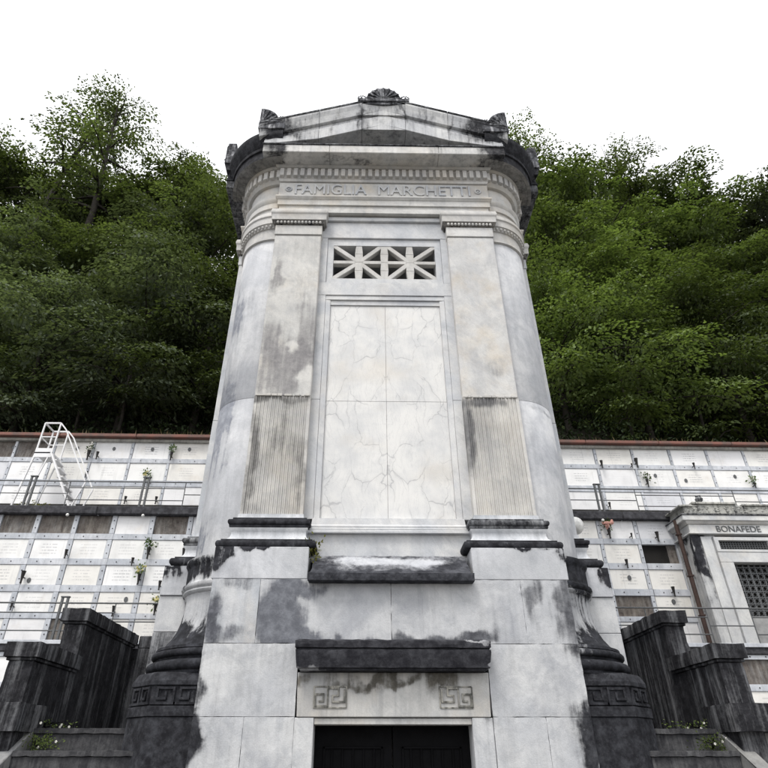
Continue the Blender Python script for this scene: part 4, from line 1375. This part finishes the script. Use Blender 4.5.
for (x, z, h, fl, lb) in VS:
    if z > 6.5:
        x *= 14.07 / 12.87
        vase(x, 14.2 + x * .0122 - .13, 1.7 + (z - 1.7) * 14.07 / 12.87, h * 1.09, fl, lb, rn)
        continue
    vase(x, 13 + x * .0122 - .13, z, h, fl, lb, rn)
g = thing('urn_shaped_lamp', 'grey bracket lamp drawn as an urn on the railing end above the small tomb', 'urn', (7.62, 12.5, 6.545))  # urn shape drawn in place of a bracket lamp
g.scale = (.7, .7, .7)
obj('lamp_body', G().lathe((0, 0), [(.001, 0), (.10, 0), (.10, .03), (.04, .06), (.05, .10), (.11, .16), (.12, .22), (.07, .28), (.09, .32), (.001, .32)], n=14).mesh('lamp_body', 0, 40), M['crust_patchy'], g)
obj('lamp_foot', G().box(-.30, .12, -.09, .09, -.0, .035).mesh('lamp_foot', .005), M['crust_patchy'], g, (0, 0, -.03))
# small oval portraits on plaques (each a part of the burial wall)
for (x, z) in ((-8.409, 8.05), (-6.9, 8.05), (-6.023, 8.05), (-5.102, 8.05), (-4.214, 8.06), (-7.094, 4.93), (-4.966, 4.55), (7.817, 7.40), (9.06, 7.52), (7.098, 7.52), (5.865, 5.08), (6.708, 4.58)):
    up = z > 6.5
    if up:
        x, z = x * US, uz(z)
    o = obj('portrait_oval', G().lathe((0, 0), [(.001, -.012), (.042, -.012), (.042, 0), (.001, 0)], n=14).mesh('portrait_oval', 0, 40), M['iron'], bld, (x, (UY if up else 0) - .03, z))
    o.rotation_euler = (math.pi / 2, 0, 0)
    o.scale = (1, 1.3, 1)

# =================================================================== HILLSIDE AND FOREST
def hill_z(x, y):
    return 8.80 + max(0, y - 15.6) * 1.05 + .35 * math.sin(x * .45 + y * .3) * min(1, max(0, (y - 15) / 3))


gx = np.linspace(-60, 60, 61)
gy = np.concatenate([np.linspace(14.9, 20, 10), np.linspace(22, 70, 14)])
hv = [(x, y, hill_z(x, y)) for y in gy for x in gx]
hf = [(j * 61 + i, j * 61 + i + 1, (j + 1) * 61 + i + 1, (j + 1) * 61 + i) for j in range(len(gy) - 1) for i in range(60)]
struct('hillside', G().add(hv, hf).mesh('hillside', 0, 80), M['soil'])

m_bark = plain('bark', (.035, .030, .024), .9, 0, .5, 8, .8)
LM = [leafmat('leaf_bluegreen', (.068, .088, .057), (.122, .148, .096)), leafmat('leaf_green', (.052, .071, .030), (.098, .124, .052)), leafmat('leaf_yellowgreen', (.068, .098, .034), (.130, .168, .066))]


def make_tree(seed, H, Rr, cb, nl, npc, mat, layered=.5, lsize=.15, sparse=1.0):
    """returns (trunk mesh, crown mesh): crown = leafy sprays carried by curved limbs"""
    rr = np.random.default_rng(seed)
    g = G()
    lean = rr.normal(size=2) * .03 * H
    tp_ = lambda t: np.array([lean[0] * t * t, lean[1] * t * t, H * .93 * t])
    r0 = .011 * H + .05
    g.tube([tp_(t) + np.array([rr.normal() * .04, rr.normal() * .04, 0]) * (t > 0) for t in np.linspace(0, 1, 9)], [r0 * (1 - .88 * t) for t in np.linspace(0, 1, 9)], 7)
    V, TT = [], []
    for i in range(nl):
        f = (i + rr.uniform(0, 1)) / nl
        t = cb + (1 - cb) * f
        env = Rr * (math.sin(math.pi * (.16 + .80 * f)) ** .7) * rr.uniform(.5, 1.25)
        az = i * 2.39996 + rr.normal() * .4
        up = (.15 + .75 * f) * rr.uniform(.5, 1.3)
        d = np.array([math.cos(az), math.sin(az), 0])
        s0 = tp_(max(.1, t - .08))
        pts = []
        for q in np.linspace(0, 1, 6):
            pts.append(s0 + d * env * q + np.array([0, 0, env * (up * q - .28 * q * q * (1 + layered))]) + rr.normal(size=3) * .05 * q)
        rb = max(.012, r0 * .42 * (1 - .75 * f))
        g.tube(pts, [rb * (1 - .85 * q) for q in np.linspace(0, 1, 6)], 4)
        side = np.array([-d[1], d[0], 0])
        nc = max(2, int(1.2 + env * .85))
        for c in range(nc):
            q = .25 + .75 * (c + rr.uniform(0, 1)) / nc
            k = min(4, int(q * 5))
            p = pts[k] + (pts[k + 1] - pts[k]) * (q * 5 - k)
            lat = rr.normal() * .34 * env * q
            p = p + side * lat + np.array([0, 0, rr.normal() * .12 - abs(lat) * .12])
            if abs(lat) > .25:
                g.tube([pts[max(0, k - 1)], p], [rb * .3, .006], 3)
            od = unit(d + side * lat / (env + .1) * 1.4 + rr.normal(size=3) * .15)
            od[2] *= .4
            od = unit(od)
            os = unit(np.cross(np.array([0, 0, 1.0]), od))
            sz = rr.uniform(.7, 1.55)
            n = int(npc * 2.3 * sz * sz * sparse)
            # leaves lie over the upper side of a flat drooping dome, thinning towards its rim
            th = rr.uniform(0, 2 * math.pi, n)
            rad = rr.uniform(0, 1, n) ** .6 * (1 + .24 * np.sin(th * 3 + rr.uniform(0, 6)) + .12 * np.sin(th * 7 + rr.uniform(0, 6)))
            a = np.cos(th) * rad * .98 * sz
            b = np.sin(th) * rad * .72 * sz
            dome = (.42 + .35 * (1 - layered)) * sz
            h = dome * (np.sqrt(np.clip(1 - rad * rad * .8, 0.02, 1)) - .6) + rr.normal(size=n) * .055
            UP = np.array([0, 0, 1.0])
            P = p + od * a[:, None] + os * b[:, None] + UP * h[:, None]
            outw = unit(od * a[:, None] + os * b[:, None] + 1e-4)
            N = unit(UP + outw * (rad * 1.0)[:, None] + rr.normal(size=(n, 3)) * .22)
            D = unit(outw * .9 + od * .4 + rr.normal(size=(n, 3)) * .4 - UP * (.1 + .5 * rad)[:, None])
            L = lsize * rr.uniform(.6, 1.25, n)
            V.append(leaf_quads(P, N, D, L, L * .58))
            TT.append(np.repeat(np.clip(1 + rr.normal() * .28, .4, 1.6) * np.ones(n), 4))
    # leader tuft
    n = int(npc * 2 * sparse)
    P = tp_(1) + rr.normal(size=(n, 3)) * np.array([.35, .35, .45])
    L = lsize * rr.uniform(.6, 1.25, n)
    V.append(leaf_quads(P, unit(np.array([0, 0, 1.0]) + rr.normal(size=(n, 3)) * .5), unit(rr.normal(size=(n, 3))), L, L * .55))
    TT.append(np.ones(n * 4))
    return g.mesh('trunk', 0, 80), np.concatenate(V), np.concatenate(TT)


protos = {}
for key, args in {
        'a1': dict(seed=1, H=7.5, Rr=2.9, cb=.2, nl=30, npc=95, mat=0, layered=.75, lsize=.15),
        'a2': dict(seed=2, H=8.0, Rr=3.1, cb=.2, nl=30, npc=95, mat=2, layered=.85, lsize=.15),
        'b1': dict(seed=3, H=12, Rr=3.3, cb=.22, nl=36, npc=90, mat=1, layered=.6, lsize=.175),
        'b2': dict(seed=4, H=12, Rr=3.1, cb=.2, nl=36, npc=90, mat=0, layered=.4, lsize=.175),
        'c1': dict(seed=5, H=17, Rr=3.8, cb=.25, nl=46, npc=82, mat=1, layered=.45, lsize=.20),
        's1': dict(seed=6, H=22, Rr=3.4, cb=.55, nl=22, npc=50, mat=1, layered=.4, lsize=.19, sparse=.8)}.items():
    tm, V, TT = make_tree(**args)
    protos[key] = (tm, (V, TT), {}, args['H'])


def tree(xr, y, top, key, mat, name, label, group=None, rz=0.0, wide=1.0):
    tm, V, cr, H = protos[key]
    x = xr * y
    z0 = hill_z(x, y) - .2
    h = 1.7 + top * y - z0
    t = thing(name, label, 'tree', (x, y, z0), rz, group or 'trees on the hillside')
    s = h / H
    sx = wide * (.5 + .5 * s) if s < 1 else wide * s ** .5
    a = obj('trunk', tm, m_bark, t)
    if mat not in cr:
        cr[mat] = quad_mesh('crown', V[0], LM[mat], V[1])
    b = obj('crown', cr[mat], None, t)
    a.scale = b.scale = (sx, sx, s)


T = [
    # far row, tops against the sky
    (-.975, 24, 1.44, 'c1', 1, 'broadleaf_tree', 'tall dark green tree at the left edge reaching the sky', 1.1),
    (-.84, 25, 1.33, 'c1', 1, 'broadleaf_tree', 'rounded green tree top below the two thin tall trees, left of them', 2.3),
    (-.69, 25.5, 1.28, 'c1', 0, 'broadleaf_tree', 'blue green tree top below the two thin tall trees, right of them', 3.7),
    (-.55, 24, 1.33, 'c1', 1, 'broadleaf_tree', 'green tree top midway between the tall thin trees and the chapel', 4.4),
    (-.42, 25, 1.40, 'c1', 1, 'broadleaf_tree', 'green tree top touching the left cornice of the chapel', 5.0),
    (.41, 25, 1.37, 'c1', 2, 'broadleaf_tree', 'tree top peeping out beside the right cornice of the chapel', .6),
    (.535, 23, 1.35, 'c1', 2, 'broadleaf_tree', 'bright yellow green tree top next to the right cornice', 1.9),
    (.66, 24.5, 1.33, 'c1', 1, 'broadleaf_tree', 'green tree top with a thin crest right of the chapel', 2.8),
    (.79, 23, 1.33, 'c1', 2, 'broadleaf_tree', 'broad yellow green tree top in the middle of the right slope', 3.3),
    (.91, 25, 1.25, 'c1', 1, 'broadleaf_tree', 'green tree in the dip of the right skyline', 4.8),
    (1.03, 23, 1.3, 'c1', 0, 'broadleaf_tree', 'blue green tree at the right edge of the skyline', 5.6),
    # thin tall trees
    (-.81, 22.5, 1.80, 's1', 1, 'thin_tall_tree', 'tallest thin tree with open crown against the white sky, left one', .3),
    (-.66, 22.5, 1.74, 's1', 1, 'thin_tall_tree', 'thin tree with open crown against the sky, right one of two', 2.0),
    (.43, 24, 1.5, 's1', 1, 'thin_tall_tree', 'sparse thin tree top rising beside the right side acroterion', 3.1),
    (.63, 25, 1.42, 's1', 1, 'thin_tall_tree', 'sparse thin tree top poking above the right slope', 4.2),
    # middle row
    (-.97, 20.5, 1.17, 'b1', 1, 'broadleaf_tree', 'dark green tree half way up the slope at the left edge', 1.0),
    (-.80, 20, 1.12, 'b2', 0, 'broadleaf_tree', 'dense dull green tree half way up the slope, second from the left edge', 2.0),
    (-.64, 21, 1.14, 'b1', 1, 'broadleaf_tree', 'green tree half way up the slope below the thin tall pair', 3.0),
    (-.48, 20, 1.2, 'b2', 0, 'broadleaf_tree', 'grey green tree half way up the slope close to the chapel left side', 4.0),
    (-.35, 21, 1.22, 'b1', 1, 'broadleaf_tree', 'dark tree mostly hidden behind the left shaft of the chapel', 5.0),
    (.41, 20.5, 1.22, 'b1', 2, 'broadleaf_tree', 'yellow green tree partly hidden by the right shaft of the chapel', .5),
    (.54, 20, 1.10, 'b2', 2, 'broadleaf_tree', 'light green tree half way up the slope right of the chapel', 1.5),
    (.70, 20.5, 1.06, 'b1', 1, 'broadleaf_tree', 'green tree in the middle of the right slope', 2.5),
    (.85, 20, 1.08, 'b2', 2, 'broadleaf_tree', 'bright tree half way up the right slope, near the edge', 3.5),
    (1.0, 20.5, 1.07, 'b1', 1, 'broadleaf_tree', 'shaded green tree half way up at the right edge', 4.5),
    # front row with layered boughs
    (-.99, 17.2, .96, 'a2', 2, 'understory_tree', 'yellow green low tree with flat boughs at the left edge', .2),
    (-.83, 16.8, .86, 'a1', 1, 'understory_tree', 'low dark tree between the left edge and the leafy grey green ones', 1.4),
    (-.665, 16.8, .93, 'a1', 0, 'understory_tree', 'low blue green tree with drooping boughs above the ladder', 2.6),
    (-.47, 17, 1.02, 'a1', 0, 'understory_tree', 'pale grey green low tree beside the chapel left side', 3.8),
    (-.33, 17.5, .93, 'a1', 1, 'understory_tree', 'low tree hidden mostly behind the left side of the chapel', 5.1),
    (.40, 17.5, .95, 'a2', 2, 'understory_tree', 'low tree emerging from behind the right side of the chapel', .9),
    (.56, 16.9, .93, 'a2', 2, 'understory_tree', 'bright low tree with flat layered boughs right of the chapel', 2.1),
    (.75, 17, .96, 'a2', 2, 'understory_tree', 'widest bright yellow green tree with layered boughs on the right', 3.3),
    (.93, 16.8, .82, 'a1', 0, 'understory_tree', 'dark bluish low bushy tree near the right edge', 4.5),
    (1.07, 17.2, .9, 'a2', 1, 'understory_tree', 'low green tree cut by the right edge', 5.7),
]
for (xr, y, top, key, mat, nm, lb, rz) in T:
    tree(xr, y, top, key, mat, nm, lb, None, rz, 1.0)
# slender saplings whose bare stems show in the shade below the boughs
rs = random.Random(21)
for i, (xr, lb) in enumerate(((-.86, 'left of the ladder'), (-.80, 'directly above the ladder'), (-.70, 'above the white flowers'), (-.55, 'midway between ladder and chapel'), (-.47, 'nearest the chapel on the left'), (.52, 'nearest the chapel on the right'), (.66, 'above the right railing'), (.80, 'above the small tomb'), (.92, 'near the right edge'))):
    y = rs.uniform(16.2, 17.0)
    t = thing('sapling', 'slender bare stemmed sapling in the dark under the trees, ' + lb, 'sapling', (xr * y, y, hill_z(xr * y, y) - .1), rs.uniform(0, 6), 'saplings under the trees')
    pts = [(0, 0, 0), (rs.uniform(-.15, .15), 0, 1.2), (rs.uniform(-.3, .3), rs.uniform(-.2, .2), 2.6), (rs.uniform(-.5, .5), rs.uniform(-.3, .3), 4.2)]
    obj('trunk', G().tube(pts, [.06, .05, .04, .02], 6).mesh('trunk', 0, 80), m_bark, t)
    V = tuft(rn, 500, (1.3, 1.3, .8), .13) + np.array(pts[-1]) - np.array([0, 0, .1])
    obj('crown', quad_mesh('crown', V, LM[0 if i % 2 else 1]), None, t)

# undergrowth and wall-top grass (uncountable)
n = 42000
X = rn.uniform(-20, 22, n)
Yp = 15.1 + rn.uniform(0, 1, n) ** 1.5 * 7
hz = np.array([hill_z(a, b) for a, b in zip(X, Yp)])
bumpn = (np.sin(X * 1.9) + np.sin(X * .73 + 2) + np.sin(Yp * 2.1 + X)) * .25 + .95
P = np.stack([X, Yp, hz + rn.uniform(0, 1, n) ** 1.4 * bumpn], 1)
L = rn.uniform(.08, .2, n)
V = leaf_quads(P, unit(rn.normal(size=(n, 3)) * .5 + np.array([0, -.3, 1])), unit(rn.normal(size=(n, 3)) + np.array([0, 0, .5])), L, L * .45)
o = obj('undergrowth', quad_mesh('undergrowth', V, leafmat('shaded_undergrowth_leaf', (.008, .014, .006), (.02, .032, .011), .15)))  # leaf colour darkened to carry the deep shade under the trees
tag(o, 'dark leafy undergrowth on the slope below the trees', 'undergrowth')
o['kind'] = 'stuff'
n = 2600
X = np.where(rn.uniform(0, 1, n) < .75, rn.uniform(-12, 12, n), rn.choice([-4.5, -4.1, -5.2, 8.2, 8.05, -7.9], n) + rn.normal(size=n) * .25)
P = np.stack([X, 14.2 + X * .0122 + rn.uniform(0, .7, n), np.full(n, 9.015)], 1)
L = rn.uniform(.06, .26, n)
D = unit(rn.normal(size=(n, 3)) * .35 + np.array([0, -.1, 1]))
V = leaf_quads(P, unit(rn.normal(size=(n, 3)) + np.array([0, -1.5, .3])), D, L, L * .09 + .006)
o = obj('dry_grass', quad_mesh('dry_grass', V, leafmat('dry_grass_blade', (.12, .10, .05), (.20, .16, .09), .3)))
tag(o, 'dry grass growing along the red roof edge of the burial wall', 'grass')
o['kind'] = 'stuff'

# ------------------------------------------------------------------ small plants on stone
def weed(name, label, loc, n, rad, L, mat, stems=6, bloom=None):
    t = thing(name, label, 'plant', loc)
    V = tuft(rn, n, rad, L)
    V[:, 2] += rad[2] * .55
    obj('leaves', quad_mesh('leaves', V, mat), None, t)
    g = G()
    for k in range(stems):
        g.tube([(0, 0, 0), (rn.normal() * rad[0] * .25, rn.normal() * rad[1] * .25, rad[2] * .6), (rn.normal() * rad[0] * .5, rn.normal() * rad[1] * .4, rad[2] * 1.1)], [.006, .005, .003], 4)
    obj('stems', g, mat, t)
    if bloom:
        g = G()
        for k in range(bloom):
            c = (rn.normal() * rad[0] * .6, -abs(rn.normal()) * rad[1] * .6, rad[2] * .7 + rn.normal() * rad[2] * .6)
            for q in range(5):
                g.sphere((c[0] + .008 * math.cos(q * 1.257), c[1], c[2] + .008 * math.sin(q * 1.257)), .006, 6, 4, (1, .6, 1))
        obj('blooms', g.mesh('blooms', 0, 60), petal['white'], t)['kind'] = 'stuff'


m_weed = leafmat('weed_leaf', (.06, .09, .025), (.11, .14, .045))
m_weed2 = leafmat('yellow_weed_leaf', (.13, .14, .035), (.20, .19, .06))
weed('wall_weed', 'yellow green weed sprouting at the left end of the chapel ledge', (TX - .91, YC - 2.72, 3.70), 130, (.10, .08, .12), .055, m_weed2)
weed('stair_weed', 'leafy weed with tiny white flowers in the corner of the left stairs', (XI + .13, 7.18, 1.80), 330, (.17, .10, .09), .03, m_weed, 4, 3)
weed('stair_weed', 'leafy weed with tiny white flowers in the corner of the right stairs', (2 * MX - XI - .13, 7.18, 1.80), 330, (.17, .10, .09), .03, m_weed, 4, 3)
weed('stair_weed', 'small weed with white flowers at the foot of the left parapet', (XI + .02, 7.45, 2.0), 120, (.3, .08, .05), .03, m_weed, 4, 4)
weed('stair_weed', 'small weed with white flowers at the foot of the right parapet', (2 * MX - XI - .10, 7.45, 2.0), 120, (.35, .08, .05), .03, m_weed, 4, 5)
weed('potted_shrub', 'low yellowish shrub at the feet of the white ladder', (-7.75, 13.3, 6.565), 260, (.38, .12, .16), .07, m_weed2, 6)
